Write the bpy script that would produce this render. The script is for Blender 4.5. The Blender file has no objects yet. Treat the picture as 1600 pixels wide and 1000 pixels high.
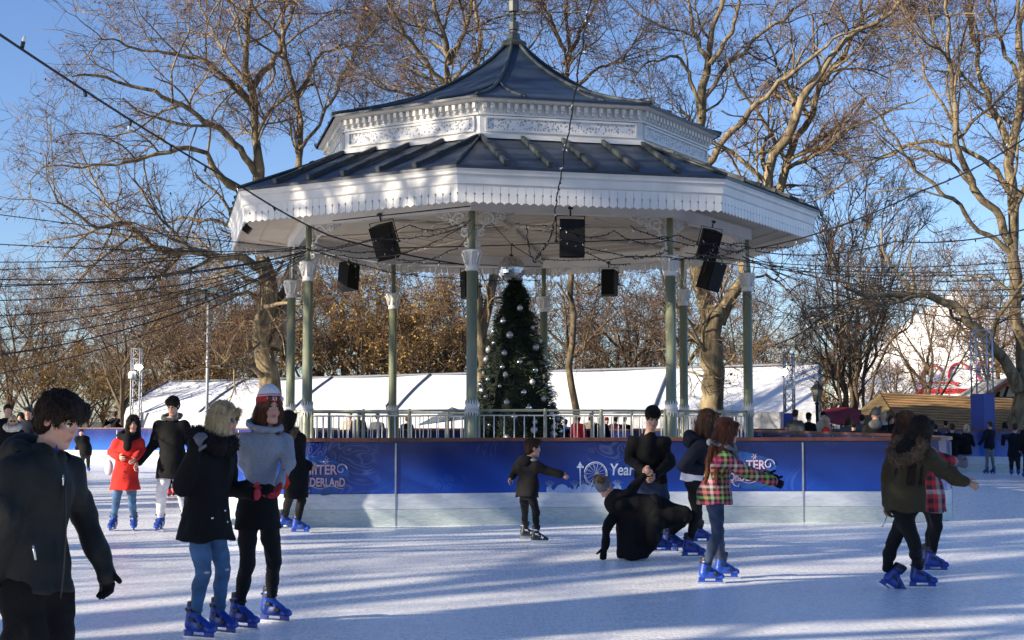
import bpy, bmesh, math, random
import numpy as np
from mathutils import Vector, Matrix

# ------------------------------------------------------------------ camera, sky, sun, exposure
SC = bpy.context.scene
C = SC.collection
F_PX, HOR, EYE = 2224.4, 656.9, 1.5
PITCH = math.atan((HOR - 500) / F_PX)
cam = bpy.data.cameras.new('camera')
cam.sensor_width = 36
cam.lens = 36 * F_PX / 1600
cam.clip_start = .1
cam.clip_end = 3000
cob = bpy.data.objects.new('camera', cam)
C.objects.link(cob)
cob.location = (0, 0, EYE)
cob.rotation_euler = (math.radians(90) + PITCH, 0, 0)
SC.camera = cob

SUN_EL = math.radians(17)
SUN_DIR = Vector((-.895, -.446, 0)).normalized()      # where the sun stands, on the ground plan
W = bpy.data.worlds.new('World')
SC.world = W
W.use_nodes = True
wn = W.node_tree
bg = wn.nodes['Background']
sky = wn.nodes.new('ShaderNodeTexSky')
sky.sky_type = 'NISHITA'
sky.sun_disc = False
sky.sun_elevation = SUN_EL
sky.sun_rotation = math.atan2(SUN_DIR.x, SUN_DIR.y)
sky.altitude = 0
sky.air_density = 1.0
sky.dust_density = .3
sky.ozone_density = 2.0
gr = wn.nodes.new('ShaderNodeMix')
gr.data_type = 'RGBA'; gr.blend_type = 'MULTIPLY'; gr.inputs[0].default_value = 1
gr.inputs[7].default_value = (.74, .84, 1.12, 1)
wn.links.new(sky.outputs[0], gr.inputs[6])
wn.links.new(gr.outputs[2], bg.inputs[0])
bg.inputs[1].default_value = .086
sun = bpy.data.lights.new('sun', 'SUN')
sun.energy = 5.0
sun.angle = math.radians(.5)
sun.color = (1, .88, .70)
so = bpy.data.objects.new('sun', sun)
C.objects.link(so)
sd = Vector((SUN_DIR.x * math.cos(SUN_EL), SUN_DIR.y * math.cos(SUN_EL), math.sin(SUN_EL)))
so.rotation_euler = sd.to_track_quat('Z', 'Y').to_euler()
SC.view_settings.view_transform = 'Standard'
SC.view_settings.look = 'None'
SC.view_settings.gamma = 1
SC.view_settings.exposure = 1.10
SC.render.engine = 'CYCLES'
SC.cycles.max_bounces = 6
SC.cycles.transparent_max_bounces = 8

rng = np.random.default_rng(7)
PI = math.pi
UP = np.array([0, 0, 1.])


def ray(px, py):
    u = (px - 800) / F_PX
    v = (500 - py) / F_PX
    return np.array([u, math.cos(PITCH) - v * math.sin(PITCH), math.sin(PITCH) + v * math.cos(PITCH)])


def at(px, py, Y):
    d = ray(px, py)
    return np.array([0, 0, EYE]) + d * (Y / d[1])


def ground(px, py):
    d = ray(px, py)
    return np.array([0, 0, EYE]) + d * (EYE / -d[2])


# ------------------------------------------------------------------ materials
MATS = {}


def mat(name, col, rough=.7, metal=0., var=.12, scale=6., bump=0., bscale=40., spec=.5, stretch=(1, 1, 1), emit=None, col2=None, coat=0., distort=0.):
    if name in MATS:
        return MATS[name]
    m = bpy.data.materials.new(name)
    m.use_nodes = True
    nt = m.node_tree
    b = nt.nodes['Principled BSDF']
    b.inputs['Roughness'].default_value = rough
    b.inputs['Metallic'].default_value = metal
    b.inputs['Specular IOR Level'].default_value = spec
    b.inputs['Coat Weight'].default_value = coat
    tc = nt.nodes.new('ShaderNodeTexCoord')
    mp = nt.nodes.new('ShaderNodeMapping')
    mp.inputs['Scale'].default_value = stretch
    nt.links.new(tc.outputs['Object'], mp.inputs[0])
    n = nt.nodes.new('ShaderNodeTexNoise')
    n.inputs['Scale'].default_value = scale
    n.inputs['Detail'].default_value = 5
    n.inputs['Distortion'].default_value = distort
    nt.links.new(mp.outputs[0], n.inputs[0])
    r = nt.nodes.new('ShaderNodeValToRGB')
    c = np.array(col)
    c2 = np.array(col2) if col2 is not None else np.clip(c * (1 + var), 0, 1)
    c1 = c if col2 is not None else c * (1 - var)
    r.color_ramp.elements[0].position = .32
    r.color_ramp.elements[1].position = .68
    r.color_ramp.elements[0].color = (*c1, 1)
    r.color_ramp.elements[1].color = (*c2, 1)
    nt.links.new(n.outputs[0], r.inputs[0])
    nt.links.new(r.outputs[0], b.inputs['Base Color'])
    if bump:
        n2 = nt.nodes.new('ShaderNodeTexNoise')
        n2.inputs['Scale'].default_value = bscale
        n2.inputs['Detail'].default_value = 4
        nt.links.new(mp.outputs[0], n2.inputs[0])
        bp = nt.nodes.new('ShaderNodeBump')
        bp.inputs['Strength'].default_value = bump
        bp.inputs['Distance'].default_value = .02
        nt.links.new(n2.outputs[0], bp.inputs['Height'])
        nt.links.new(bp.outputs[0], b.inputs['Normal'])
    if emit:
        b.inputs['Emission Color'].default_value = (*emit[:3], 1)
        b.inputs['Emission Strength'].default_value = emit[3]
    MATS[name] = m
    return m


def nodes_of(m):
    nt = m.node_tree
    return nt, nt.nodes['Principled BSDF']


# ------------------------------------------------------------------ mesh helpers
class MB:
    def __init__(s):
        s.v = []; s.f = []; s.m = []; s.n = 0; s.sm = []

    def add(s, V, Fc, mi=0, smooth=False):
        V = np.asarray(V, float).reshape(-1, 3)
        s.v.append(V)
        for f in Fc:
            s.f.append([int(i) + s.n for i in f])
            s.m.append(mi)
            s.sm.append(smooth)
        s.n += len(V)

    def box(s, c, size, rot=None, mi=0):
        x, y, z = np.array(size) / 2
        V = np.array([[-x, -y, -z], [x, -y, -z], [x, y, -z], [-x, y, -z], [-x, -y, z], [x, -y, z], [x, y, z], [-x, y, z]])
        if rot is not None:
            V = V @ np.array(rot).T
        s.add(V + np.array(c), [(0, 3, 2, 1), (4, 5, 6, 7), (0, 1, 5, 4), (1, 2, 6, 5), (2, 3, 7, 6), (3, 0, 4, 7)], mi)

    def tube(s, pts, r, k=6, mi=0, smooth=True, caps=True):
        pts = np.asarray(pts, float)
        n = len(pts)
        r = np.broadcast_to(np.asarray(r, float), (n,))
        t = np.gradient(pts, axis=0)
        t /= np.linalg.norm(t, axis=1)[:, None] + 1e-9
        ref = np.array([0, 0, 1.]) if abs(t[:, 2]).mean() < .8 else np.array([1., 0, 0])
        a = np.cross(t, ref); a /= np.linalg.norm(a, axis=1)[:, None] + 1e-9
        b = np.cross(t, a)
        th = np.arange(k) / k * 2 * PI
        V = pts[:, None] + r[:, None, None] * (a[:, None] * np.cos(th)[None, :, None] + b[:, None] * np.sin(th)[None, :, None])
        Fc = []
        for i in range(n - 1):
            for j in range(k):
                j2 = (j + 1) % k
                Fc.append((i * k + j, i * k + j2, (i + 1) * k + j2, (i + 1) * k + j))
        if caps:
            Fc.append(tuple(range(k - 1, -1, -1)))
            Fc.append(tuple((n - 1) * k + j for j in range(k)))
        s.add(V, Fc, mi, smooth)

    def lathe(s, prof, c=(0, 0, 0), k=16, mi=0, smooth=True, ph=0., axis=None):
        th = np.arange(k) / k * 2 * PI + ph
        V = []
        for (r, z) in prof:
            V += [(r * math.sin(t), -r * math.cos(t), z) for t in th]
        V = np.array(V)
        if axis is not None:
            V = V @ np.array(axis).T
        n = len(prof)
        Fc = []
        for i in range(n - 1):
            for j in range(k):
                j2 = (j + 1) % k
                Fc.append((i * k + j, i * k + j2, (i + 1) * k + j2, (i + 1) * k + j))
        Fc.append(tuple(range(k - 1, -1, -1)))
        Fc.append(tuple((n - 1) * k + j for j in range(k)))
        s.add(V + np.array(c), Fc, mi, smooth)

    def sphere(s, c, r, k=12, mi=0, sc=(1, 1, 1)):
        n = max(4, k // 2)
        prof = [(max(1e-4, r * math.sin(PI * i / n)), -r * math.cos(PI * i / n)) for i in range(n + 1)]
        m = MB(); m.lathe(prof, k=k)
        s.add(m.v[0] * np.array(sc) + np.array(c), m.f, mi, True)

    def build(s, name, mats, parent=None, loc=(0, 0, 0)):
        me = bpy.data.meshes.new(name)
        V = np.concatenate(s.v) if s.v else np.zeros((0, 3))
        me.from_pydata((V - np.array(loc)).tolist(), [], s.f)
        if not isinstance(mats, (list, tuple)):
            mats = [mats]
        for m in mats:
            me.materials.append(m)
        me.polygons.foreach_set('material_index', s.m)
        me.polygons.foreach_set('use_smooth', s.sm)
        me.update()
        o = bpy.data.objects.new(name, me)
        C.objects.link(o)
        if parent is None:
            o.location = loc
        else:
            o.parent = parent
        return o


def fastmesh(name, V, Q, mats, midx=None, parent=None, smooth=True, cols=None):
    """quads from numpy"""
    me = bpy.data.meshes.new(name)
    nv, nf = len(V), len(Q)
    k = Q.shape[1]
    me.vertices.add(nv)
    me.vertices.foreach_set('co', np.ascontiguousarray(V, np.float32).ravel())
    me.loops.add(nf * k)
    me.loops.foreach_set('vertex_index', np.ascontiguousarray(Q, np.int32).ravel())
    me.polygons.add(nf)
    me.polygons.foreach_set('loop_start', np.arange(0, nf * k, k, dtype=np.int32))
    me.polygons.foreach_set('loop_total', np.full(nf, k, np.int32))
    me.polygons.foreach_set('use_smooth', np.full(nf, smooth, bool))
    if not isinstance(mats, (list, tuple)):
        mats = [mats]
    for m in mats:
        me.materials.append(m)
    if midx is not None:
        me.polygons.foreach_set('material_index', np.asarray(midx, np.int32))
    if cols is not None:
        a = me.color_attributes.new('tint', 'FLOAT_COLOR', 'POINT')
        a.data.foreach_set('color', np.ascontiguousarray(cols, np.float32).ravel())
    me.update(calc_edges=True)
    o = bpy.data.objects.new(name, me)
    C.objects.link(o)
    if parent is not None:
        o.parent = parent
    return o


def tag(o, label=None, cat=None, group=None, kind=None):
    if label: o['label'] = label
    if cat: o['category'] = cat
    if group: o['group'] = group
    if kind: o['kind'] = kind
    return o


def empty(name, loc, label=None, cat=None, group=None, rz=0):
    o = bpy.data.objects.new(name, None)
    C.objects.link(o)
    o.location = loc
    o.rotation_euler = (0, 0, rz)
    return tag(o, label, cat, group)


def children(o):
    return [c for c in bpy.data.objects if c.parent == o]


def copy_tree(o, parent=None):
    c = o.copy(); C.objects.link(c); c.parent = parent
    for ch in children(o):
        copy_tree(ch, c)
    return c


#@@SETTING
# ------------------------------------------------------------------ setting: ground and ice
m_park = mat('park_ground', (.05, .055, .03), .95, var=.4, scale=.6, bump=.6, bscale=8, col2=(.09, .065, .04))
m_ice = mat('ice', (.78, .80, .86), .32, var=.05, scale=3, spec=.4)
nt, b = nodes_of(m_ice)
tc = nt.nodes.new('ShaderNodeTexCoord')
hs = []
for (sx, sy, sc_, rot, w) in ((1.2, 14, 3.0, .12, 1.0), (1.0, 18, 4.0, -.2, .9), (12, 1.4, 3.0, .5, .6)):
    mp = nt.nodes.new('ShaderNodeMapping'); mp.inputs['Scale'].default_value = (sx, sy, 1); mp.inputs['Rotation'].default_value = (0, 0, rot)
    nt.links.new(tc.outputs['Object'], mp.inputs[0])
    n = nt.nodes.new('ShaderNodeTexNoise'); n.inputs['Scale'].default_value = sc_; n.inputs['Detail'].default_value = 8; n.inputs['Roughness'].default_value = .75; n.inputs['Distortion'].default_value = .6
    nt.links.new(mp.outputs[0], n.inputs[0])
    hs.append(n.outputs[0])
n3 = nt.nodes.new('ShaderNodeTexNoise'); n3.inputs['Scale'].default_value = 25; n3.inputs['Detail'].default_value = 4
nt.links.new(tc.outputs['Object'], n3.inputs[0])
hs.append(n3.outputs[0])
prev = None
for h in hs:
    if prev is None: prev = h
    else:
        a = nt.nodes.new('ShaderNodeMath'); a.operation = 'ADD'; nt.links.new(prev, a.inputs[0]); nt.links.new(h, a.inputs[1]); prev = a.outputs[0]
bp = nt.nodes.new('ShaderNodeBump'); bp.inputs['Strength'].default_value = .17; bp.inputs['Distance'].default_value = .025
nt.links.new(prev, bp.inputs['Height']); nt.links.new(bp.outputs[0], b.inputs['Normal'])
for (scl, off_, wd_) in ((.9, 0, .0035), (1.7, 31.7, .0045), (.55, 77.1, .002)):
    mp = nt.nodes.new('ShaderNodeMapping'); mp.inputs['Scale'].default_value = (.8, 1.3, 1); mp.inputs['Location'].default_value = (off_, off_ * .7, 0)
    nt.links.new(tc.outputs['Object'], mp.inputs[0])
    n = nt.nodes.new('ShaderNodeTexNoise'); n.inputs['Scale'].default_value = scl; n.inputs['Detail'].default_value = .6; n.inputs['Distortion'].default_value = .4
    nt.links.new(mp.outputs[0], n.inputs[0])
    m0 = nt.nodes.new('ShaderNodeMath'); m0.operation = 'MULTIPLY'; m0.inputs[1].default_value = 9; nt.links.new(n.outputs[0], m0.inputs[0])
    m1 = nt.nodes.new('ShaderNodeMath'); m1.operation = 'FRACT'; nt.links.new(m0.outputs[0], m1.inputs[0])
    m2 = nt.nodes.new('ShaderNodeMath'); m2.operation = 'COMPARE'; m2.inputs[1].default_value = .5; m2.inputs[2].default_value = wd_ * 6; nt.links.new(m1.outputs[0], m2.inputs[0])
    m3 = nt.nodes.new('ShaderNodeMath'); m3.operation = 'MULTIPLY_ADD'; m3.inputs[1].default_value = .35; nt.links.new(m2.outputs[0], m3.inputs[0]); nt.links.new(prev, m3.inputs[2]); prev = m3.outputs[0]
# worn, scraped ice: base colour varies with the scratches, roughness too
r = nt.nodes.new('ShaderNodeValToRGB')
r.color_ramp.elements[0].position = .40; r.color_ramp.elements[0].color = (.82, .83, .86, 1)
r.color_ramp.elements[1].position = .56; r.color_ramp.elements[1].color = (.94, .93, .92, 1)
av = nt.nodes.new('ShaderNodeMath'); av.operation = 'MULTIPLY'; av.inputs[1].default_value = .25
nt.links.new(prev, av.inputs[0]); nt.links.new(av.outputs[0], r.inputs[0]); nt.links.new(r.outputs[0], b.inputs['Base Color'])
r2 = nt.nodes.new('ShaderNodeMapRange'); r2.inputs[1].default_value = .4; r2.inputs[2].default_value = .6; r2.inputs[3].default_value = .10; r2.inputs[4].default_value = .42
nt.links.new(av.outputs[0], r2.inputs[0]); nt.links.new(r2.outputs[0], b.inputs['Roughness'])


def sheet(name, pts, z, m, kind='structure'):
    mb = MB()
    mb.add([(x, y, z) for x, y in pts], [tuple(range(len(pts)))])
    return tag(mb.build(name, m), kind=kind)


sheet('ground', [(-900, -300), (900, -300), (900, 1500), (-900, 1500)], -.02, m_park)
OUT = [(-60, 54), (-30, 52.5), (-15.5, 51), (-8, 48.3), (0, 46), (6, 44.3), (11, 42.2), (15, 41), (24, 40), (45, 39)]
INB = [(-5.75, 27), (-5.3, 25), (-4.9, 22.6), (-4.4, 21.1), (-3.3, 20.2), (-1.8, 20.35), (0.5, 20.9), (2.5, 21.1), (4.6, 21.15), (6.0, 21.1), (6.55, 21.5), (6.9, 22.6), (7.1, 24.5), (7.2, 28), (6.9, 34), (6.2, 40), (3, 42.2), (-1, 42.4), (-4.5, 40), (-5.6, 34)]
sheet('ice', [(-60, -6), (45, -6)] + OUT[::-1], 0.0, m_ice)
m_pave = mat('island_paving', (.16, .15, .14), .9, bump=.4, bscale=12)
sheet('island_ground', INB, .004, m_pave)

# ------------------------------------------------------------------ rink barriers
m_rail = mat('rail_wood', (.11, .035, .02), .45, var=.3, scale=14, bump=.2)
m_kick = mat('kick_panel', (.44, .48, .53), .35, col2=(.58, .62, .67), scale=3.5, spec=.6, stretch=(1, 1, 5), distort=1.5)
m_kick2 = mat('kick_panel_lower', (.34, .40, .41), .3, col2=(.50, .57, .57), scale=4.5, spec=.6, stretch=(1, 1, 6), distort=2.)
m_seam = mat('seam_steel', (.35, .38, .42), .5, .6)
m_white = mat('print_white', (.42, .50, .66), .5, var=.03)


def print_mat(name, dark, light):
    m = bpy.data.materials.new(name); m.use_nodes = True
    nt, b = nodes_of(m)
    b.inputs['Roughness'].default_value = .18
    tc = nt.nodes.new('ShaderNodeTexCoord'); sx = nt.nodes.new('ShaderNodeSeparateXYZ')
    nt.links.new(tc.outputs['Object'], sx.inputs[0])
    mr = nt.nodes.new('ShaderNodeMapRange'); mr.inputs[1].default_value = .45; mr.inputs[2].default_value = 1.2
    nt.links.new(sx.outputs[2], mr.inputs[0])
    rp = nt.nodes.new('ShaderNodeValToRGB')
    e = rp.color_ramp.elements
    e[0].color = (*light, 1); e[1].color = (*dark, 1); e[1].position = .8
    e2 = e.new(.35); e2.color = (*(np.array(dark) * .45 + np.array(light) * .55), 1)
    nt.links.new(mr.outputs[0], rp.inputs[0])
    w = nt.nodes.new('ShaderNodeTexNoise'); w.inputs['Scale'].default_value = 1.1; w.inputs['Distortion'].default_value = 3.5; w.inputs['Detail'].default_value = 1
    nt.links.new(tc.outputs['Object'], w.inputs[0])
    sn = nt.nodes.new('ShaderNodeMath'); sn.operation = 'MULTIPLY'; sn.inputs[1].default_value = 60
    nt.links.new(w.outputs[0], sn.inputs[0])
    s2 = nt.nodes.new('ShaderNodeMath'); s2.operation = 'SINE'; nt.links.new(sn.outputs[0], s2.inputs[0])
    w2 = nt.nodes.new('ShaderNodeTexNoise'); w2.inputs['Scale'].default_value = .9
    nt.links.new(tc.outputs['Object'], w2.inputs[0])
    rr = nt.nodes.new('ShaderNodeMapRange'); rr.inputs[1].default_value = .5; rr.inputs[2].default_value = .7; rr.inputs[3].default_value = 0; rr.inputs[4].default_value = .16
    nt.links.new(w2.outputs[0], rr.inputs[0])
    s3 = nt.nodes.new('ShaderNodeMapRange'); s3.inputs[1].default_value = .1; s3.inputs[2].default_value = 1
    nt.links.new(s2.outputs[0], s3.inputs[0])
    ml = nt.nodes.new('ShaderNodeMath'); ml.operation = 'MULTIPLY'; nt.links.new(s3.outputs[0], ml.inputs[0]); nt.links.new(rr.outputs[0], ml.inputs[1])
    mx = nt.nodes.new('ShaderNodeMix'); mx.data_type = 'RGBA'
    nt.links.new(ml.outputs[0], mx.inputs[0]); nt.links.new(rp.outputs[0], mx.inputs[6]); mx.inputs[7].default_value = (.35, .42, .7, 1)
    nt.links.new(mx.outputs[2], b.inputs['Base Color'])
    return m


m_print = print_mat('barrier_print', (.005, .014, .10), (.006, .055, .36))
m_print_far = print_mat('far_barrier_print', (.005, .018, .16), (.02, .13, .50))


def barrier(name, path, label, closed, mprint, step=2.3, H=1.2, split=.46, seams=None):
    P = [np.array(p, float) for p in path]
    if closed: P.append(P[0])
    # chaikin
    for _ in range(2):
        Q = [P[0]]
        for a, b_ in zip(P[:-1], P[1:]):
            Q += [a * .75 + b_ * .25, a * .25 + b_ * .75]
        Q.append(P[-1]); P = Q
    P = np.array(P)
    d = np.r_[0, np.cumsum(np.linalg.norm(np.diff(P, axis=0), axis=1))]
    T = np.linspace(0, d[-1], int(d[-1] / .3) + 1)
    R = np.c_[np.interp(T, d, P[:, 0]), np.interp(T, d, P[:, 1])]
    tn = np.gradient(R, axis=0); tn /= np.linalg.norm(tn, axis=1)[:, None]
    nrm = np.c_[tn[:, 1], -tn[:, 0]]
    root = empty(name, (R[0][0], R[0][1], 0), label, 'rink barrier')
    root.location = (0, 0, 0)

    def wall(nm, z0, z1, th, m, i0, i1, par=root):
        mb = MB()
        n = i1 - i0
        A = R[i0:i1] + nrm[i0:i1] * th; B = R[i0:i1] - nrm[i0:i1] * th
        V = np.concatenate([np.c_[A, np.full(n, z0)], np.c_[A, np.full(n, z1)], np.c_[B, np.full(n, z1)], np.c_[B, np.full(n, z0)]])
        Fc = []
        for q in range(4):
            q2 = (q + 1) % 4
            for i in range(n - 1):
                Fc.append((q * n + i, q * n + i + 1, q2 * n + i + 1, q2 * n + i))
        Fc += [(0, n, 2 * n, 3 * n), (3 * n + n - 1, 2 * n + n - 1, n + n - 1, n - 1)]
        mb.add(V, Fc)
        return mb.build(nm, m, par)
    # panels between seams
    cuts = [0]
    if seams is None:
        k = int(round(d[-1] / step)); cuts = [int(round(i * (len(R) - 1) / k)) for i in range(k + 1)]
    else:
        t = 0
        idx = sorted(int(np.argmin(((R - np.array(s_)) ** 2).sum(1))) for s_ in seams)
        first, last = idx[0], idx[-1]
        stp = int(3.0 / .3)
        a = list(range(first - stp, 0, -stp))[::-1]
        cuts = [0] + a + idx + list(range(last + stp, len(R) - stp // 2, stp)) + [len(R) - 1]
    for i0, i1 in zip(cuts[:-1], cuts[1:]):
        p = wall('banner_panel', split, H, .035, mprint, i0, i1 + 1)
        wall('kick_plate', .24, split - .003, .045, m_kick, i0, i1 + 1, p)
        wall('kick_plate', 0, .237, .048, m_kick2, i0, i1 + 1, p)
        if i0:
            mb = MB(); c = R[i0]; n_ = nrm[i0]
            ang = math.atan2(tn[i0][1], tn[i0][0])
            rt = [[math.cos(ang), -math.sin(ang), 0], [math.sin(ang), math.cos(ang), 0], [0, 0, 1]]
            mb.box((c[0], c[1], H / 2 - .01), (.02, .106, H - .03), rt)
            mb.build('seam_strip', m_seam, p)
    wall('top_rail', H + .002, H + .05, .07, m_rail, 0, len(R))
    return root, R, tn, nrm


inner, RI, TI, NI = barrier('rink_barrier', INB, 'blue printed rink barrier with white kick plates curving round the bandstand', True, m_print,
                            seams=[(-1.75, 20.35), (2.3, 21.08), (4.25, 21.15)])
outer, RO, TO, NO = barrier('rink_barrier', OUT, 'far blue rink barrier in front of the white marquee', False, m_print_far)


def text_mesh(name, txt, size, m, loc, rot, parent, extrude=.002, shear=0., offset=0., scalex=1.):
    cu = bpy.data.curves.new(name, 'FONT')
    cu.body = txt; cu.size = size; cu.extrude = extrude; cu.shear = shear; cu.offset = offset
    o = bpy.data.objects.new(name, cu)
    C.objects.link(o)
    dg = bpy.context.evaluated_depsgraph_get()
    me = bpy.data.meshes.new_from_object(o.evaluated_get(dg))
    bpy.data.objects.remove(o)
    me.materials.clear(); me.materials.append(m)
    ob = bpy.data.objects.new(name, me)
    C.objects.link(ob)
    ob.location = loc; ob.rotation_euler = rot; ob.scale = (scalex, 1, 1)
    if parent: ob.parent = parent
    return ob


m_logo_r = mat('logo_maroon', (.10, .01, .05), .4)
m_logo_w = mat('logo_pink', (.42, .36, .50), .4)
m_logo_glow = mat('logo_glow', (.015, .075, .28), .4, var=.3, scale=8)


def on_barrier(px, py):
    """a point and frame on the inner barrier's camera-facing face seen at a pixel"""
    d = ray(px, py); best = None
    for i in range(len(RI) - 1):
        if NI[i][1] > -.3 and NI[i][1] < .3: pass
        if RI[i][1] > 24: continue
        a, b_ = RI[i], RI[i + 1]
        # camera ray on plan: t*(dx,dy)
        M = np.array([[d[0], -(b_ - a)[0]], [d[1], -(b_ - a)[1]]])
        if abs(np.linalg.det(M)) < 1e-9: continue
        t, s_ = np.linalg.solve(M, a)
        if 0 <= s_ <= 1 and t > 0 and (best is None or t < best[0]): best = (t, i)
    t, i = best
    p = np.array([0, 0, EYE]) + d * t
    tv = TI[i] if TI[i][0] > 0 else -TI[i]
    return p, math.atan2(tv[1], tv[0])


def logo(cx, cy):
    p, a = on_barrier(cx, cy)
    t = np.array([math.cos(a), math.sin(a), 0]); n = np.array([math.sin(a), -math.cos(a), 0])

    def P(u, v, off): return p + t * u + UP * v + n * off
    # glow blob printed behind the words
    mb = MB(); k = 28; V = [P(.43 * math.cos(q) * (1 + .06 * math.sin(5 * q)), .27 * math.sin(q) * (1 + .08 * math.sin(4 * q)), .042) for q in np.arange(k) / k * 2 * PI]
    mb.add(V, [tuple(range(k))]); mb.build('logo_backing', m_logo_glow, inner)
    for (txt, u, v, sz, sx) in (('WinTER', -.30, .02, .19, .86), ('WOnDERLAnD', -.40, -.15, .17, .70)):
        for (m, off, o2) in ((m_logo_r, .050, .014), (m_logo_w, .056, .0045)):
            text_mesh('logo_lettering', txt, sz, m, P(u, v, off), (PI / 2, 0, a), inner, .001, .0, o2, sx)
    q = np.linspace(0, 4.4 * PI / 2, 26)
    mb = MB()
    mb.tube([P(.33 + .085 * (1 - t_ / 9) * math.cos(t_), .09 + .085 * (1 - t_ / 9) * math.sin(t_), .05) for t_ in q], .011, 5)
    mb.tube([P(-.36 + .3 * u, -.165 - .02 * math.sin(u * 6), .05) for u in np.linspace(0, 2.4, 12)], .006, 4)
    mb.tube([P(-.22, -.16, .05), P(-.18, -.22, .05), P(-.13, -.235, .05), P(-.12, -.2, .05)], .01, 5)
    for j in range(6):
        q_ = j * PI / 3
        mb.tube([P(.12, .2, .05), P(.12 + .05 * math.cos(q_), .2 + .05 * math.sin(q_), .05)], .006, 4)
    mb.build('logo_swirl', m_logo_w, inner)


logo(498, 743)
logo(1166, 735)
m_sil = mat('print_silhouette', (.24, .36, .62), .4, var=.1, scale=12)


def years_graphic():
    p, a = on_barrier(932, 740)
    t = np.array([math.cos(a), math.sin(a), 0]); n = np.array([math.sin(a), -math.cos(a), 0])
    P = lambda u, v, off=.047: p + t * u + UP * v + n * off
    mb = MB(); c = (-.02, .0)
    q = np.linspace(0, 2 * PI, 33)
    mb.tube([P(c[0] + .17 * math.cos(x), c[1] + .17 * math.sin(x)) for x in q], .007, 4)
    mb.tube([P(c[0] + .15 * math.cos(x), c[1] + .15 * math.sin(x)) for x in q], .003, 4)
    for x in np.arange(14) / 14 * 2 * PI:
        mb.tube([P(*c), P(c[0] + .165 * math.cos(x), c[1] + .165 * math.sin(x))], .0022, 3)
    for s_ in (-1, 1):
        mb.tube([P(*c), P(c[0] + s_ * .10, c[1] - .25)], .008, 4)
    mb.build('wheel_print', m_white, inner)
    mb = MB()
    mb.tube([P(-.25, .17), P(-.25, -.27)], .009, 4)
    mb.box(P(-.25, .10), (.10, .006, .03), [[math.cos(a), -math.sin(a), 0], [math.sin(a), math.cos(a), 0], [0, 0, 1]])
    mb.box(P(-.25, .13), (.05, .006, .03), [[math.cos(a), -math.sin(a), 0], [math.sin(a), math.cos(a), 0], [0, 0, 1]])
    mb.build('tower_print', m_white, inner)
    p2, a2 = on_barrier(951, 742)
    text_mesh('year_lettering', 'Years', .24, m_white, p2 + np.array([math.sin(a2), -math.cos(a2), 0]) * .075, (PI / 2, 0, a2), inner, .001, .12, .003, .78)
    # snowy fairground skyline along the foot of the print
    r_ = random.Random(3); us = np.linspace(-.75, .85, 90); V = []
    for u in us:
        h = .05 + .05 * math.exp(-((u) / .25) ** 2) + .02 * math.sin(u * 23) + r_.uniform(0, .03)
        if -.62 < u < -.42: h = .03 + .09 * math.sqrt(max(0, 1 - ((u + .52) / .1) ** 2))
        V.append(P(u, -.27 + h))
    lo = [P(u, -.275) for u in us]
    mb = MB(); nn = len(us)
    mb.add(V + lo, [(i, nn + i, nn + i + 1, i + 1) for i in range(nn - 1)])
    for u0 in (-.7, -.33, -.2, .3, .45, .6, .75):       # little bare trees
        for j in range(7):
            an = -.9 + j * .3
            mb.tube([P(u0, -.25), P(u0 + .03 * math.sin(an), -.17), P(u0 + .09 * math.sin(an), -.17 + .08 * math.cos(an))], .003, 3)
    mb.build('skyline_print', m_sil, inner)


years_graphic()

#@@BANDSTAND
# ------------------------------------------------------------------ bandstand
BX, BY, ROT = .0385, 33.861, -.1537
m_paint = mat('white_paint', (.76, .745, .71), .5, var=.05, scale=2.2, bump=.1, bscale=30)
m_paint_w = mat('weathered_white_paint', (.72, .705, .67), .55, var=.10, scale=1.5, bump=.15, bscale=20, stretch=(1, 1, .3))
m_ceil = mat('ceiling_boards', (.66, .57, .45), .7, var=.08, scale=1.2, bump=.2, bscale=12)
m_lead = mat('roof_lead', (.026, .040, .062), .45, .0, var=.35, scale=2.0, bump=.25, bscale=7, stretch=(1, 1, .5))
m_roll = mat('roof_roll', (.040, .050, .052), .5, .0, var=.3, scale=5)
m_green = mat('green_column_paint', (.21, .23, .15), .35, var=.18, scale=3, bump=.1, stretch=(1, 1, .25))
m_green_d = mat('dark_green_iron', (.09, .115, .09), .45, var=.2, scale=5)
m_finial = mat('finial_copper', (.06, .07, .06), .5, var=.3, scale=6, bump=.3)
m_fret = mat('fretwork', (.45, .46, .50), .6)
nt, b = nodes_of(m_fret)
tc = nt.nodes.new('ShaderNodeTexCoord'); vo = nt.nodes.new('ShaderNodeTexVoronoi'); vo.inputs['Scale'].default_value = 17; vo.inputs['Randomness'].default_value = .9
nt.links.new(tc.outputs['Object'], vo.inputs[0])
rp = nt.nodes.new('ShaderNodeValToRGB'); rp.color_ramp.interpolation = 'LINEAR'
rp.color_ramp.elements[0].position = .25; rp.color_ramp.elements[0].color = (.30, .30, .32, 1); rp.color_ramp.elements[1].position = .42; rp.color_ramp.elements[1].color = (.72, .72, .72, 1)
nt.links.new(vo.outputs[0], rp.inputs[0]); nt.links.new(rp.outputs[0], b.inputs['Base Color'])
bp = nt.nodes.new('ShaderNodeBump'); bp.inputs['Strength'].default_value = .8; bp.inputs['Distance'].default_value = .03
nt.links.new(rp.outputs[0], bp.inputs['Height']); nt.links.new(bp.outputs[0], b.inputs['Normal'])

stand = empty('bandstand', (BX, BY, 0), 'white and green octagonal Victorian bandstand with a slate blue two tier roof', 'bandstand')
ANG = [ROT + k * PI / 4 for k in range(8)]


def ov(k, R, z):      # octagon corner, local
    a = ANG[k % 8]
    return np.array([R * math.sin(a), -R * math.cos(a), z])


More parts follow.
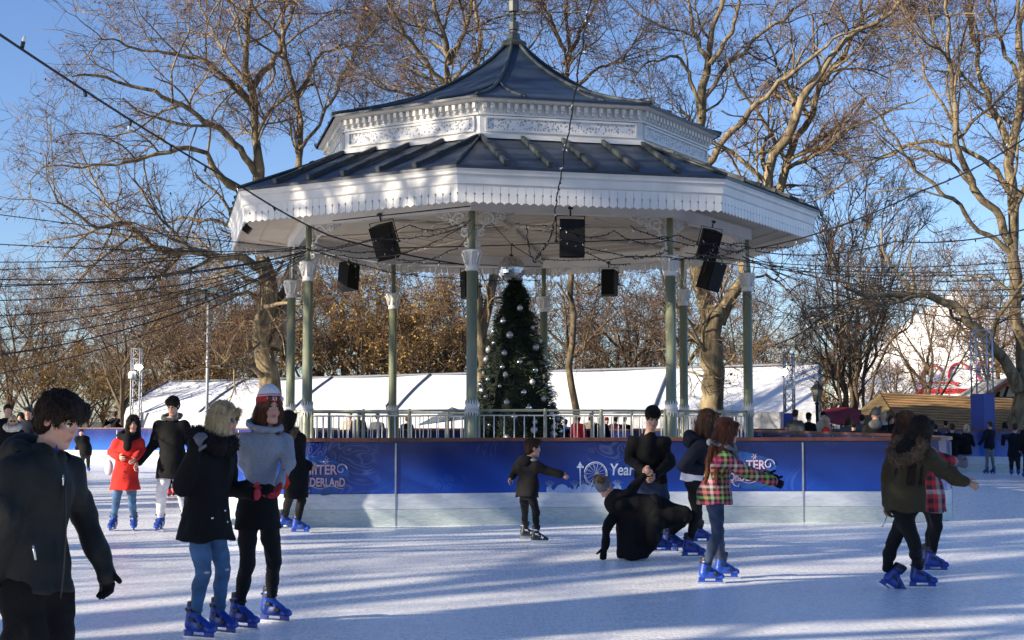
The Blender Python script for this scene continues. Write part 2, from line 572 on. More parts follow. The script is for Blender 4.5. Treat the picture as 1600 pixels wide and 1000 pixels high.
def oct_loft(prof, name, m, parent=stand, closed=False):
    mb = MB()
    V = []
    for (R, z) in prof:
        V += [ov(k, R, z) for k in range(8)]
    n = len(prof)
    Fc = []
    for i in range(n - 1 + (1 if closed else 0)):
        i2 = (i + 1) % n
        for j in range(8):
            j2 = (j + 1) % 8
            Fc.append((i * 8 + j, i * 8 + j2, i2 * 8 + j2, i2 * 8 + j))
    mb.add(V, Fc)
    return mb.build(name, m, parent)


def facet(k, R):
    """centre, tangent, outward normal of facet between corners k and k+1"""
    a, b_ = ov(k, R, 0), ov(k + 1, R, 0)
    t = (b_ - a); w = np.linalg.norm(t); t = t / w
    n = np.array([t[1], -t[0], 0])
    return (a + b_) / 2, t, n, w


oct_loft([(6.15, 0), (6.15, .68), (6.25, .70), (6.25, .76), (.02, .76)], 'plinth', mat('plinth_stone', (.33, .31, .28), .85, bump=.3, bscale=10))
# lower roof
oct_loft([(7.17, 6.30), (7.17, 6.355), (4.55, 7.40)], 'lower_roof', m_lead)
mb = MB()
for k in range(8):
    c0, t, n, w0 = facet(k, 4.62); c1, _, _, w1 = facet(k, 7.17)
    sl = np.array([0, 0, 1.])
    for j in range(5):
        u = (-.5 + j / 4) * w0 * .995
        a = c0 + t * u + n * .0; a = np.array([a[0], a[1], 7.40])
        e = c1 + t * u; e = np.array([e[0], e[1], 6.385])
        d = e - a; L = np.linalg.norm(d); d /= L
        up = np.cross(t, d) * -1
        if up[2] < 0: up = -up
        M = np.array([t, d, up]).T
        mb.box(a + d * L * .5 + up * .03, (.07, L * .985, .085), M)
        for q in (.3, .62, .97):
            mb.box(a + d * L * q + up * .04, (.095, .10, .10), M)
    a, e = ov(k, 4.62, 7.40), ov(k, 7.17, 6.385)
    mb.tube([a, e], .035, 6)
mb.build('roof_rolls', m_roll, stand)
# eaves cornice and fascia (8 sides of one ring)
oct_loft([(7.16, 6.297), (7.12, 6.25), (7.12, 6.20), (7.07, 6.17), (7.07, 6.02), (7.03, 5.99), (7.03, 5.955), (6.99, 5.95), (6.99, 5.80), (6.93, 5.80), (6.93, 6.297)], 'eaves_fascia', m_paint_w, closed=True)
# valance of pierced boards
BW = .1655
hb = BW / 2
outl = [(-hb + .004, .40), (hb - .004, .40), (hb - .002, .245)]
for q in np.linspace(PI / 2, 3 * PI / 2, 7): outl.append((hb + .024 * math.cos(q), .215 + .024 * math.sin(q)))
outl += [(hb - .007, .19), (hb - .007, .05), (hb - .02, .038), (.03, .028), (0, 0), (-.03, .028), (-hb + .02, .038), (-hb + .007, .05), (-hb + .007, .19)]
for q in np.linspace(-PI / 2, PI / 2, 7): outl.append((-hb + .024 * math.cos(q), .215 + .024 * math.sin(q)))
outl.append((-hb + .002, .245))
outl = np.array(outl)[::-1]
for k in range(8):
    c, t, n, w = facet(k, 7.035)
    mb = MB(); nb = int(w / BW); K = len(outl)
    for i in range(nb):
        u0 = (i - (nb - 1) / 2) * (w / nb)
        fr = [c + t * (u0 + x * (w / nb) / BW) + UP * (5.635 + z * .90) for x, z in outl]
        bk = [p - n * .018 for p in fr]
        mb.add(fr + bk, [tuple(range(K))[::-1], tuple(range(K, 2 * K))] + [(j, (j + 1) % K, K + (j + 1) % K, K + j) for j in range(K)])
    mb.build('valance', m_paint, stand)
# ceiling and ring beam
oct_loft([(6.90, 5.92), (5.6, 5.98), (.02, 6.12)], 'ceiling', m_ceil)
oct_loft([(5.62, 5.975), (5.62, 5.70), (5.38, 5.70), (5.38, 5.985)], 'ring_beam', m_paint)
mb = MB()
for k in range(8):
    c, t, n, w = facet(k, 5.0)
    for q in np.linspace(.12, .92, 9):
        a, b_ = ov(k, 6.9 * q, 6.09 - .17 * q), ov(k + 1, 6.9 * q, 6.09 - .17 * q)
        mb.box((a + b_) / 2 + UP * -.012, (np.linalg.norm(b_ - a), .02, .02), np.array([t, -n, UP]).T)
    a, b_ = ov(k, .3, 6.09), ov(k, 5.4, 5.95)
    mb.tube([a, b_], .04, 4)
mb.build('ceiling_battens', m_ceil, stand)
# drum
oct_loft([(4.72, 7.36), (4.72, 7.45), (4.66, 7.47), (4.62, 7.47), (4.62, 8.12), (4.70, 8.14), (4.70, 8.19)], 'drum_wall', m_paint)
mbf, mbp = MB(), MB()
for k in range(8):
    c, t, n, w = facet(k, 4.62)
    M = np.array([t, -n, UP]).T
    mbp.box(c + n * .012 + UP * 7.675, (w - .32, .02, .24), M)
    for (u, z, sx, sz) in ((0, 7.535, w - .24, .045), (0, 7.815, w - .24, .045), (-(w / 2 - .13), 7.675, .045, .235), ((w / 2 - .13), 7.675, .045, .235)):
        mbf.box(c + n * .03 + t * u + UP * z, (sx, .05, sz), M)
    mbf.box(c + n * .035 + UP * 7.87, (w, .06, .03), M)
    nd = 21
    for j in range(nd):
        u = (j - (nd - 1) / 2) * (w / nd)
        mbf.box(c + n * .06 + t * u + UP * 8.05, (.075, .12, .11), M)
        mbf.box(c + n * .04 + t * u + UP * 7.965, (.05, .07, .07), M)
mbf.build('drum_mouldings', m_paint, stand)
mbp.build('fretwork_panels', m_fret, stand)
oct_loft([(4.72, 8.12), (4.80, 8.135), (4.86, 8.16), (4.86, 8.20), (4.6, 8.20)], 'upper_cornice', m_paint)
# upper roof (ogee)
prof = [(4.93, 8.165), (4.93, 8.215), (4.3, 8.38), (3.6, 8.58), (2.9, 8.82), (2.3, 9.07), (1.8, 9.33), (1.35, 9.60), (.95, 9.86), (.62, 10.12), (.36, 10.36), (.2, 10.52)]
oct_loft(prof, 'upper_roof', m_lead)
mb = MB()
for k in range(8):
    mb.tube([ov(k, R + .02, z + .02) for R, z in prof[1:]], .045, 6)
    c, t, n, w = facet(k, 1.0)
    ap = 1 / 1.0 * np.linalg.norm(c)           # apothem per unit R
    hw = w / 2
    for s_ in (-1, 1):
        for u in (.85,):
            pts = []
            for (R, z) in prof[1:]:
                if hw * R >= u: pts.append(n * ap * R + t * s_ * u + UP * (z + .02))
            R_, z_ = u / hw, np.interp(u / hw, [p[0] for p in prof[::-1]], [p[1] for p in prof[::-1]])
            pts.append(n * ap * R_ + t * s_ * u + UP * (z_ + .02))
            mb.tube(pts, .035, 5)
    # small V of rolls over each corner
    pts = [ov(k, 3.4, np.interp(3.4, [p[0] for p in prof[::-1]], [p[1] for p in prof[::-1]]) + .02)]
mb.build('roof_rolls', m_roll, stand)
mb = MB()
mb.lathe([(.20, 10.44), (.30, 10.50), (.33, 10.57), (.30, 10.62), (.17, 10.68), (.15, 10.80), (.10, 10.86), (.10, 10.90), (.06, 10.94)], k=8, smooth=False, ph=ROT)
mb.lathe([(.12, 10.92), (.12, 11.10), (.05, 11.15), (.08, 11.20), (.04, 11.26), (.07, 11.31), (.05, 11.37)], k=8, smooth=False, ph=ROT)
mb.lathe([(.13, 11.37), (.13, 11.62), (.09, 11.68), (.12, 11.76), (.02, 12.4)], k=8, smooth=False, ph=ROT)
mb.build('finial', m_finial, stand)
# columns
def col_frame(k):
    p = ov(k, 5.5, 0); a = ANG[k]
    n = np.array([math.sin(a), -math.cos(a), 0])
    return p, n


def spiral(c, e1, e2, r0, turns, dirn=1, ph=0, n=22):
    q = np.linspace(0, 1, n)
    return [c + r0 * (1 - .82 * x) * (math.cos(ph + dirn * 2 * PI * turns * x) * e1 + math.sin(ph + dirn * 2 * PI * turns * x) * e2) for x in q]


for k in range(8):
    p, n = col_frame(k)
    mb = MB()
    mb.lathe([(.17, .76), (.17, .86), (.13, .90), (.112, 1.0), (.105, 4.52)], c=p, k=20)
    mb.lathe([(.065, 4.88), (.065, 5.72)], c=p, k=8)
    colm = mb.build('column', m_green, stand)
    mb = MB()
    mb.lathe([(.125, 4.49), (.14, 4.52), (.125, 4.55), (.12, 4.72), (.14, 4.82), (.19, 4.87), (.20, 4.90), (.17, 4.92), (.07, 4.93)], c=p, k=16)
    for j in range(8):      # little leaf scrolls of the capital
        q = j * PI / 4; d = np.array([math.cos(q), math.sin(q), 0])
        mb.tube([p + d * .13 + UP * 4.6, p + d * .16 + UP * 4.75, p + d * .20 + UP * 4.84, p + d * .175 + UP * 4.86], [.02, .018, .02, .012], 5)
    mb.build('capital', m_paint, colm)
    mb = MB()
    mb.lathe([(.118, 1.66), (.128, 1.67), (.128, 1.72), (.145, 1.73), (.145, 1.76), (.128, 1.77), (.128, 1.82), (.118, 1.83)], c=p, k=20)
    for j in range(14):
        q = j * 2 * PI / 14; d = np.array([math.cos(q), math.sin(q), 0])
        for s_ in (-1, 1):
            z0 = 1.745 + s_ * .08
            mb.tube([p + d * .122 + UP * z0, p + d * .122 + UP * (z0 + s_ * .09)], [.02, .002], 4, smooth=False)
    mb.build('collar', m_paint, colm)
    for s_ in (-1, 1):      # pierced scroll brackets along the two sides
        o = ov(k + s_, 5.5, 0)
        e = (o - p) / np.linalg.norm(o - p)
        mb = MB()
        T = .024
        mb.tube([p + e * .07 + UP * 4.95, p + e * .10 + UP * 5.2, p + e * .25 + UP * 5.42, p + e * .52 + UP * 5.58, p + e * .86 + UP * 5.66], [.02] * 5, 5)
        mb.tube(spiral(p + e * .30 + UP * 5.55, e, UP, .16, 1.4, 1, 0), T, 5)
        mb.tube(spiral(p + e * .62 + UP * 5.62, e, UP, .11, 1.3, -1, PI), T, 5)
        mb.tube(spiral(p + e * .16 + UP * 5.28, e, UP, .10, 1.2, -1, 1), T, 5)
        mb.tube(spiral(p + e * .13 + UP * 5.05, e, UP, .075, 1.1, 1, 2), T, 5)
        mb.tube(spiral(p + e * .47 + UP * 5.50, e, UP, .07, 1.2, 1, 0), T, 5)
        for q in np.linspace(.1, .82, 7):
            z = np.interp(q, [.07, .10, .25, .52, .86], [4.95, 5.2, 5.42, 5.58, 5.66])
            mb.tube([p + e * q + UP * z, p + e * (q + .02) + UP * 5.70], .010, 4)
        mb.build('scroll_bracket', m_paint, colm)
# railings: one bay between every two columns
for k in range(8):
    a, b_ = ov(k, 5.5, 0), ov(k + 1, 5.5, 0)
    t = (b_ - a); w = np.linalg.norm(t); t /= w
    mb = MB()
    mb.tube([a + t * .1 + UP * 1.70, b_ - t * .1 + UP * 1.70], .024, 8)
    for u in (.14, w * .36, w * .64, w - .14):
        mb.lathe([(.045, .76), (.04, .8), (.035, 1.68), (.045, 1.70), (.02, 1.74)], c=a + t * u, k=8)
    rl = mb.build('railing', mat('pale_rail_paint', (.36, .38, .29), .5, var=.1), stand)
    mb = MB()
    mb.tube([a + t * .1 + UP * 1.60, b_ - t * .1 + UP * 1.60], .014, 6)
    mb.tube([a + t * .1 + UP * .90, b_ - t * .1 + UP * .90], .014, 6)
    for u in np.arange(.25, w - .15, .208):
        mb.tube([a + t * u + UP * .76, a + t * u + UP * 1.60], .013, 6)
    mb.build('balusters', m_paint, rl)

#@@PROPS
# ------------------------------------------------------------------ Christmas tree in the bandstand
m_needle = mat('fir_needles', (.012, .030, .014), .6, var=.5, scale=9)
m_needle2 = mat('fir_needles_light', (.025, .055, .022), .6, var=.4, scale=9)
m_silver = mat('silver_bauble', (.75, .75, .78), .12, 1.0, var=.03)
m_matt = mat('matt_silver_bauble', (.55, .55, .58), .45, .6, var=.05)
m_bark = mat('fir_bark', (.07, .045, .03), .9, bump=.4)
CT = at(805, 657, BY - .6)
ct = empty('christmas_tree', (CT[0], CT[1], .76), 'dark green Christmas tree hung with silver baubles inside the bandstand', 'christmas tree')
mb = MB(); mb.tube([(0, 0, 0), (0, 0, 2.5), (0, 0, 4.1)], [.09, .05, .015], 8); mb.build('trunk', m_bark, ct)
N = 26000
hh = rng.random(N) ** 1.4 * 4.05
Rz = .05 + (1 - hh / 4.15) ** .78 * 1.20 + .05 * np.sin(hh * 11)
th = rng.random(N) * 2 * PI
rr_ = Rz * (1 - .55 * rng.random(N) ** 2) * (.9 + .13 * np.sin(th * 7 + hh * 5))
pc = np.c_[rr_ * np.cos(th), rr_ * np.sin(th), hh + .08]
d = np.c_[np.cos(th), np.sin(th), rng.uniform(-.5, .5, N)] + rng.normal(0, .35, (N, 3)); d /= np.linalg.norm(d, axis=1)[:, None]
s_ = np.cross(d, rng.normal(0, 1, (N, 3))); s_ /= np.linalg.norm(s_, axis=1)[:, None]
L = rng.uniform(.06, .13, N)[:, None]; wd = rng.uniform(.006, .013, N)[:, None]
V = np.stack([pc - d * L * .6 - s_ * wd, pc - d * L * .6 + s_ * wd, pc + d * L * .5 + s_ * wd * .4, pc + d * L * .5 - s_ * wd * .4], 1).reshape(-1, 3)
fastmesh('foliage', V, np.arange(N * 4).reshape(-1, 4), [m_needle, m_needle2], (rng.random(N) > .7).astype(int), ct, False)
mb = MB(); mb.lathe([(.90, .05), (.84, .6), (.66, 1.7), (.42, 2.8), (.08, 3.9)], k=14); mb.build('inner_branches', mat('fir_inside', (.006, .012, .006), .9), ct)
bm_ = MB(); bm_.sphere((0, 0, 0), .068, 14); bm_.lathe([(.015, .055), (.015, .075)], k=6)
b1 = bm_.build('bauble', m_silver, ct)
mm = b1.data.copy(); mm.materials.clear(); mm.materials.append(m_matt)
r_ = random.Random(5)
for i in range(100):
    o = b1 if i == 0 else b1.copy()
    if i:
        C.objects.link(o); o.parent = ct
        if r_.random() < .55: o.data = mm
    th_ = i * 2.39996 + r_.uniform(-.3, .3)
    h = 3.9 * (1 - math.sqrt(1 - (i + .5) / 102)) + .05
    R_ = .07 + (1 - h / 4.15) ** .78 * 1.06
    o.location = (R_ * math.cos(th_), R_ * math.sin(th_), h)
    sc_ = r_.choice((.75, 1, 1, 1.25)); o.scale = (sc_,) * 3

# mirror ball
mbp_ = at(799, 421, BY - 1.0)
mbo = empty('mirror_ball', mbp_, 'large mirror ball hanging above the Christmas tree', 'mirror ball')
mb = MB(); mb.sphere((0, 0, 0), .32, 30); mb.sm = [False] * len(mb.sm)
mb.build('ball', mat('mirror_tiles', (.62, .65, .68), .1, 1.0, var=.35, scale=22), mbo)
mb = MB(); mb.tube([(0, 0, .3), (0, 0, .45), (.02, 0, .62)], .012, 5); mb.lathe([(.06, .29), (.05, .33), (.02, .36)], k=10)
mb.build('hanger', mat('black_metal', (.015, .015, .016), .5), mbo)
m_blk = MATS['black_metal']

# loudspeakers
m_spk = mat('speaker_black', (.004, .004, .0045), .6, spec=.25, bump=.2, bscale=80)
m_grl = mat('speaker_grille', (.005, .005, .006), .6, .0, spec=.25, bump=.5, bscale=120)


def speaker_obj():
    o = empty('loudspeaker', (0, 0, 0))
    mb = MB()
    w, h, dpt = .24, .36, .20
    V = [(-w, -dpt, -h), (w, -dpt, -h), (w * .7, dpt, -h), (-w * .7, dpt, -h), (-w, -dpt, h), (w, -dpt, h), (w * .7, dpt, h), (-w * .7, dpt, h)]
    mb.add(V, [(0, 3, 2, 1), (4, 5, 6, 7), (0, 1, 5, 4), (1, 2, 6, 5), (2, 3, 7, 6), (3, 0, 4, 7)])
    mb.build('cabinet', m_spk, o)
    mb = MB(); mb.box((0, -dpt - .012, 0), (w * 1.86, .02, h * 1.88)); mb.build('grille', m_grl, o)
    mb = MB()
    mb.tube([(-w - .03, 0, -.05), (-w - .03, 0, h + .07), (w + .03, 0, h + .07), (w + .03, 0, -.05)], .013, 4)
    mb.tube([(0, 0, h + .07), (0, 0, h + .26)], .018, 5)
    mb.box((0, 0, h + .22), (.09, .06, .05))
    for s_ in (-1, 1): mb.tube([(s_ * (w - .01), 0, -.05), (s_ * (w + .06), 0, -.05)], .022, 6)
    mb.build('yoke', m_blk, o)
    return o


spk0 = speaker_obj()
first = True
for (px, py, Y, sc_, rz, rx, ry, lab) in (
        (604, 377, 29.6, 1.0, -18, 20, -9, 'black loudspeaker hung under the front left eaves of the bandstand'),
        (891, 373, 28.0, 1.05, 8, 4, 0, 'black loudspeaker hung alone under the middle of the front eaves'),
        (1106, 382, 30.0, .86, 12, 20, 9, 'upper of the two black loudspeakers hung at the right of the bandstand'),
        (1110, 430, 31.0, .90, 44, 18, 6, 'lower of the two black loudspeakers hung at the right of the bandstand'),
        (543, 432, 37.2, .98, 150, 10, 3, 'black loudspeaker hung at the back left of the bandstand against the sky'),
        (951, 442, 37.8, .95, 170, 4, 0, 'black loudspeaker hung at the back of the bandstand right of the Christmas tree'),
        (735, 445, 37.4, .98, 190, 4, 0, 'black loudspeaker half hidden behind the front column left of the Christmas tree')):
    o = spk0 if first else copy_tree(spk0)
    first = False
    tag(o, lab, 'loudspeaker', 'loudspeakers hung in the bandstand')
    o.location = at(px, py, Y); o.scale = (sc_,) * 3
    o.rotation_euler = (math.radians(rx), math.radians(ry), math.radians(rz))
# small spot lamp under the far left eaves
sl = empty('spot_lamp', at(386, 358, 31.5), 'small black spot lamp hanging under the far left eaves', 'spot lamp')
mb = MB(); mb.box((0, 0, 0), (.17, .15, .17), [[.8, 0, .6], [0, 1, 0], [-.6, 0, .8]]); mb.build('lamp_body', m_blk, sl)
mb = MB(); mb.tube([(0, 0, .08), (0, 0, .28)], .015, 5); mb.build('lamp_arm', m_blk, sl)

# strings of fairy lights
m_cable = mat('cable', (.012, .013, .012), .6)
m_bulb = mat('fairy_bulb', (.8, .8, .78), .1, 0, spec=.9)
m_bulb_d = mat('fairy_bulb_holder', (.02, .02, .025), .5)
si = 0


def light_string(pts, sag, label, r=.012, bulbs=.32, group='strings of unlit fairy lights', bs=.02, curly=0., n=None):
    """pts: list of 3D points; sagging between consecutive ones"""
    global si
    si += 1
    rr = random.Random(si)
    path = []
    for a, b_ in zip(pts[:-1], pts[1:]):
        m_ = max(10, int(np.linalg.norm(b_ - a) / .35))
        for i in range(m_):
            t = i / m_
            q = a * (1 - t) + b_ * t
            q = q - UP * sag * 4 * t * (1 - t)
            if curly: q = q + np.array([rr.uniform(-1, 1), rr.uniform(-1, 1), rr.uniform(-1, 1)]) * curly
            path.append(q)
    path.append(pts[-1]); path = np.array(path)
    mb = MB(); mb.tube(path, r, 4, 0)
    d = np.r_[0, np.cumsum(np.linalg.norm(np.diff(path, axis=0), axis=1))]
    for t in np.arange(.1, d[-1], bulbs):
        t += rr.uniform(-.1, .1) * bulbs
        p = np.array([np.interp(t, d, path[:, j]) for j in range(3)])
        dv = np.array([rr.uniform(-.6, .6), rr.uniform(-.6, .6), rr.choice((-1, -1, 1)) * rr.uniform(.5, 1)]); dv /= np.linalg.norm(dv)
        mb.tube([p, p + dv * bs * 1.8], bs * .45, 4, 1)
        if rr.random() < .6: mb.tube([p + dv * bs * 1.8, p + dv * bs * 3.0], [bs * .5, bs * .2], 4, 2)
    o = mb.build('light_string', [m_cable, m_bulb_d, m_bulb], loc=tuple(pts[0]))
    return tag(o, label, 'string lights', group)


PA = lambda *a: at(*a)
G1 = 'fairy light strings running off to the left'
L1 = 'thin string of fairy lights running from the bandstand off to the left'
for (y0, Y0, y1, x1, sag) in ((332, 24, 388, 470, .05), (374, 22, 392, 474, .1), (399, 24, 385, 478, .15), (407, 20, 392, 478, .35), (415, 26, 388, 480, .1), (422, 22, 396, 470, .3), (430, 24, 394, 476, .25), (440, 20, 398, 478, .35), (459, 22, 392, 480, .45), (480, 24, 396, 476, .45), (489, 20, 400, 474, .5), (507, 22, 394, 478, .6), (520, 24, 404, 470, .5), (541, 22, 402, 478, .55)):
    a = at(0, y0, Y0); e = at(x1, y1, 28.5 + random.random()); d = a - e; a2 = a + d * .35
    light_string([a2, e], sag, L1, .008, .45, G1, .016)
light_string([at(-80, 0, 12), at(375, 290, 22), at(520, 370, 26), at(735, 415, 30)], .05, 'thick dark light cable dropping steeply from the upper left corner to the bandstand', .016, 1.6, None, .045)
light_string([at(930, -60, 20), at(915, 40, 22), at(893, 180, 24.5), at(872, 300, 26.3), at(862, 370, 27), at(836, 405, 30)], .03, 'bulb covered string hanging down across the front of the bandstand roof', .013, .16, None, .028, .02)
G3 = 'fairy light strings running off to the right'
L3 = 'thin string of fairy lights running from the bandstand off to the right'
light_string([at(1680, 160, 18), at(1440, 298, 22), at(1180, 388, 27.5)], .12, 'upper dark light string climbing from the bandstand to the right edge', .013, .8, None, .03)
light_string([at(1680, 335, 20), at(1400, 377, 24), at(1180, 392, 27.5)], .15, 'middle light string rising gently from the bandstand to the right edge', .011, .7, None, .026)
for (y0, Y0, x1, y1, sag) in ((392, 26, 1070, 395, .3), (402, 24, 1090, 398, .3), (409, 24, 1060, 400, .3), (418, 26, 1110, 396, .35), (427, 22, 1160, 402, .4), (436, 24, 1165, 398, .45), (450, 22, 1165, 404, .5), (470, 24, 1160, 400, .55), (560, 40, 1165, 460, .7)):
    e = at(x1, y1, 28 + random.random()); a = at(1620, y0, Y0); a = a + (a - e) * .2
    light_string([a, e], sag, L3, .008, .45, G3, .016)
G2 = 'festoons of fairy lights looped under the bandstand roof'
for pts, sag in (
        (((470, 385, 29), (600, 402, 29), (732, 348, 27.3)), .1), (((480, 392, 29), (640, 352, 28.5), (735, 345, 27.3)), .12), (((440, 388, 31), (590, 372, 29), (730, 352, 27.3)), .1),
        (((490, 380, 29), (610, 392, 29.5)), .1), (((620, 405, 30), (700, 392, 28), (742, 350, 27.3)), .12),
        (((805, 350, 27.5), (855, 353, 27.2)), .02), (((822, 352, 27.5), (828, 395, 28.5), (838, 410, 29.5)), .05), (((868, 352, 27.5), (960, 362, 28.5), (1045, 375, 28.4)), .15),
        (((870, 365, 27.5), (920, 395, 29), (985, 412, 30.5)), .1), (((870, 370, 27.5), (1045, 400, 28.5), (1170, 385, 31)), .15), (((985, 353, 28), (1060, 368, 28.6), (1165, 380, 31.5)), .1),
        (((1048, 405, 28.5), (1120, 385, 29.5), (1172, 388, 32)), .1), (((1030, 372, 28.5), (1130, 378, 30), (1240, 384, 32)), .1), (((500, 395, 30), (640, 430, 36), (845, 438, 38)), .05), (((845, 405, 36), (980, 402, 34), (1045, 392, 29)), .05)):
    light_string([at(*p) for p in pts], sag, 'festoon of fairy lights looped between the columns under the bandstand roof', .010, .17, G2, .022, .02)
mb = MB()
for (a, b_) in (((520, 345, 29), (735, 322, 27.6)), ((605, 388, 30), (800, 383, 32.9)), ((800, 383, 32.9), (1045, 372, 28.5)), ((765, 345, 29), (800, 383, 32.9)), ((800, 383, 32.9), (848, 412, 38)), ((630, 410, 37.5), (845, 417, 38.8))):
    mb.tube([at(*a), at(*b_)], .012, 4)
tag(mb.build('hanging_cable', m_cable), 'plain dark wires spanning the bandstand ceiling to the mirror ball', 'cable')

# ------------------------------------------------------------------ things behind the rink
m_tent = mat('marquee_canvas', (.62, .63, .66), .55, col2=(.80, .80, .80), scale=.35, bump=.25, bscale=1.5)  # grey patches in the colour paint in shadows, along with slight stains
m_seamd = mat('marquee_seam', (.12, .13, .16), .6)
A0, A1 = np.array([-22.6, 82, 0]), np.array([11.4, 53, 0])
ax = (A1 - A0) / np.linalg.norm(A1 - A0); pn = np.array([-ax[1], ax[0], 0]); pn = pn if pn[1] > 0 else -pn
mq = empty('marquee', tuple((A0 + A1) / 2), 'long low white marquee stretching behind the bandstand', 'marquee'); mq.location = (0, 0, 0)


def solve_z(px, py, base):     # height of the point over base seen at row py
    d = ray(px, py); return EYE + d[2] / d[1] * base[1]


def unit2(r_):
    v = np.array([r_[0], r_[1], 0.]); return v / np.linalg.norm(v)


rl_, rr2 = np.array([-21.0, 87., 0]), np.array([12.65, 58.5, 0])
nseg = 36
er, rd = [], []
for i in range(nseg + 1):
    t = i / nseg
    e = A0 * (1 - t) + A1 * t; r_p = rl_ * (1 - t) + rr2 * t
    pxr = 800 + F_PX * r_p[0] / r_p[1]
    ez = solve_z(0, 645 - 1.5 * t, e); rz_ = solve_z(0, 597 - 28 * (pxr - 262) / 1020, r_p)
    er.append([e[0], e[1], ez]); rd.append([r_p[0], r_p[1], rz_])
er, rd = np.array(er), np.array(rd)
mb = MB()
NI_ = 8
V = []
for i in range(nseg + 1):
    for j in range(NI_ + 1):
        s = j / NI_
        p = er[i] * (1 - s) + rd[i] * s
        p[2] += .10 * math.sin(PI * s) - .16 * math.sin(PI * (i % 6) / 6) * (.4 + .6 * math.sin(PI * s))
        V.append(p)
Fc = [(i * (NI_ + 1) + j, (i + 1) * (NI_ + 1) + j, (i + 1) * (NI_ + 1) + j + 1, i * (NI_ + 1) + j + 1) for i in range(nseg) for j in range(NI_)]
mb.add(V, Fc, 0, True)
back = [r_ + unit2(r_) * 8 - UP * (r_[2] - er[i][2]) for i, r_ in enumerate(rd)]
n1 = nseg + 1
mb.add(list(rd) + back, [(i, i + 1, n1 + i + 1, n1 + i) for i in range(nseg)], 0)
mb.add([er[0], rd[0], back[0]], [(0, 1, 2)]); mb.add([er[-1], rd[-1], back[-1]], [(0, 2, 1)])
mb.build('roof', m_tent, mq)
mb = MB()
mb.add([*er, *[[p[0], p[1], -.02] for p in er]], [(i, n1 + i, n1 + i + 1, i + 1) for i in range(nseg)])
mb.add([er[-1], back[-1], [back[-1][0], back[-1][1], -.02], [er[-1][0], er[-1][1], -.02]], [(0, 3, 2, 1)])
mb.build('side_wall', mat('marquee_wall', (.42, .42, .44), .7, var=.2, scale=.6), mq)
for i in range(0, nseg + 1, 6):
    mb = MB()
    mb.tube([V[i * (NI_ + 1) + j] + np.array([0, 0, .03]) for j in range(NI_ + 1)], .07, 5)
    mb.build('roof_seam', m_seamd, mq)
mb = MB(); mb.tube([p + UP * .03 for p in rd], .06, 5); mb.build('ridge_beam', m_seamd, mq)

# big top with red lettering bands
bt = empty('big_top', (0, 0, 0), 'tall white tent with red stripes rising behind the log cabin', 'tent')
bc = at(1500, 657, 100)
m_tw = mat('big_top_canvas', (.80, .79, .77), .6, var=.05, scale=.3, bump=.3, bscale=1)
m_red = mat('red_print', (.55, .02, .03), .5)
mb = MB(); mb.lathe([(9.2, -.02), (9.0, 3.0), (8.6, 3.6), (6.6, 5.8), (4.8, 7.4), (2.8, 9.0), (.7, 10.3), (.1, 10.7)], c=(bc[0], bc[1], 0), k=24, smooth=True)
mb.build('tent_canvas', m_tw, bt)
for (z0, z1, a0, a1) in ((3.25, 3.55, -.62, .62), (3.9, 3.98, -.62, -.3)):
    mb = MB(); q = np.linspace(a0, a1, 24)
    rr = lambda z: np.interp(z, [3.0, 3.6, 5.8], [9.06, 8.68, 6.7])
    V = [(bc[0] + rr(z0) * math.sin(x), bc[1] - rr(z0) * math.cos(x), z0) for x in q] + [(bc[0] + rr(z1) * math.sin(x), bc[1] - rr(z1) * math.cos(x), z1) for x in q]
    mb.add(V, [(i, i + 1, 24 + i + 1, 24 + i) for i in range(23)]); mb.build('red_band', m_red, bt)
for cx_, cz_, r_l in ((-.52, 4.35, .9), (-.30, 4.5, .8), (-.08, 4.6, .8)):       # sweeping letter strokes
    mb = MB(); pts = []
    for q in np.linspace(.5, 4.6, 16):
        z = cz_ + .75 * math.sin(q); a_ = cx_ + .085 * math.cos(q)
        R_ = rr(min(max(z, 3.0), 5.8)) + .03
        pts.append((bc[0] + R_ * math.sin(a_), bc[1] - R_ * math.cos(a_), z))
    mb.tube(pts, .07, 5); mb.build('red_stroke', m_red, bt)

# log cabin roof stalls
m_plank = mat('weathered_planks', (.42, .27, .13), .8, var=.4, scale=5, bump=.6, bscale=9, stretch=(.3, .3, 9))
m_plank2 = mat('gable_planks', (.34, .25, .13), .8, var=.3, scale=4, bump=.5, bscale=9, stretch=(.3, .3, 8))
cb = empty('log_cabin', (0, 0, 0), 'brown log cabin with a big plank roof beyond the far barrier', 'cabin')
Yc = 47
r0, r1 = at(1375, 613, Yc + 1), at(1580, 622, Yc + 1)
e0, e1 = at(1412, 672, Yc - 1.2), at(1640, 684, Yc - 1.2)
g0 = at(1318, 662, Yc + .6)
mb = MB()
ns = 14
for i in range(ns):       # overlapping boards
    t0, t1 = i / ns, (i + 1) / ns
    a, b_ = e0 * (1 - t0) + r0 * t0, e1 * (1 - t0) + r1 * t0
    c, d_ = e0 * (1 - t1) + r0 * t1, e1 * (1 - t1) + r1 * t1
    o_ = np.array([0, -.05, .04])
    mb.add([a + o_, b_ + o_, d_, c, a, b_], [(0, 1, 2, 3), (4, 5, 1, 0)])
bk0, bk1 = r0 + np.array([0, 2.4, -1.3]), r1 + np.array([0, 2.4, -1.3])
mb.add([r0, r1, bk1, bk0], [(0, 1, 2, 3)])
mb.build('roof', m_plank, cb)
mb = MB(); mb.add([r0 - UP * .03, e0 - UP * .03, g0], [(0, 1, 2), (2, 1, 0)]); mb.add([r0, g0, bk0], [(0, 1, 2), (0, 2, 1)]); mb.build('gable_roof', m_plank2, cb)
mb = MB()
mb.box(((e0[0] + e1[0]) / 2 + .2, Yc + .4, .35), (4.6, 2.6, .75)); mb.build('wall', m_plank, cb)

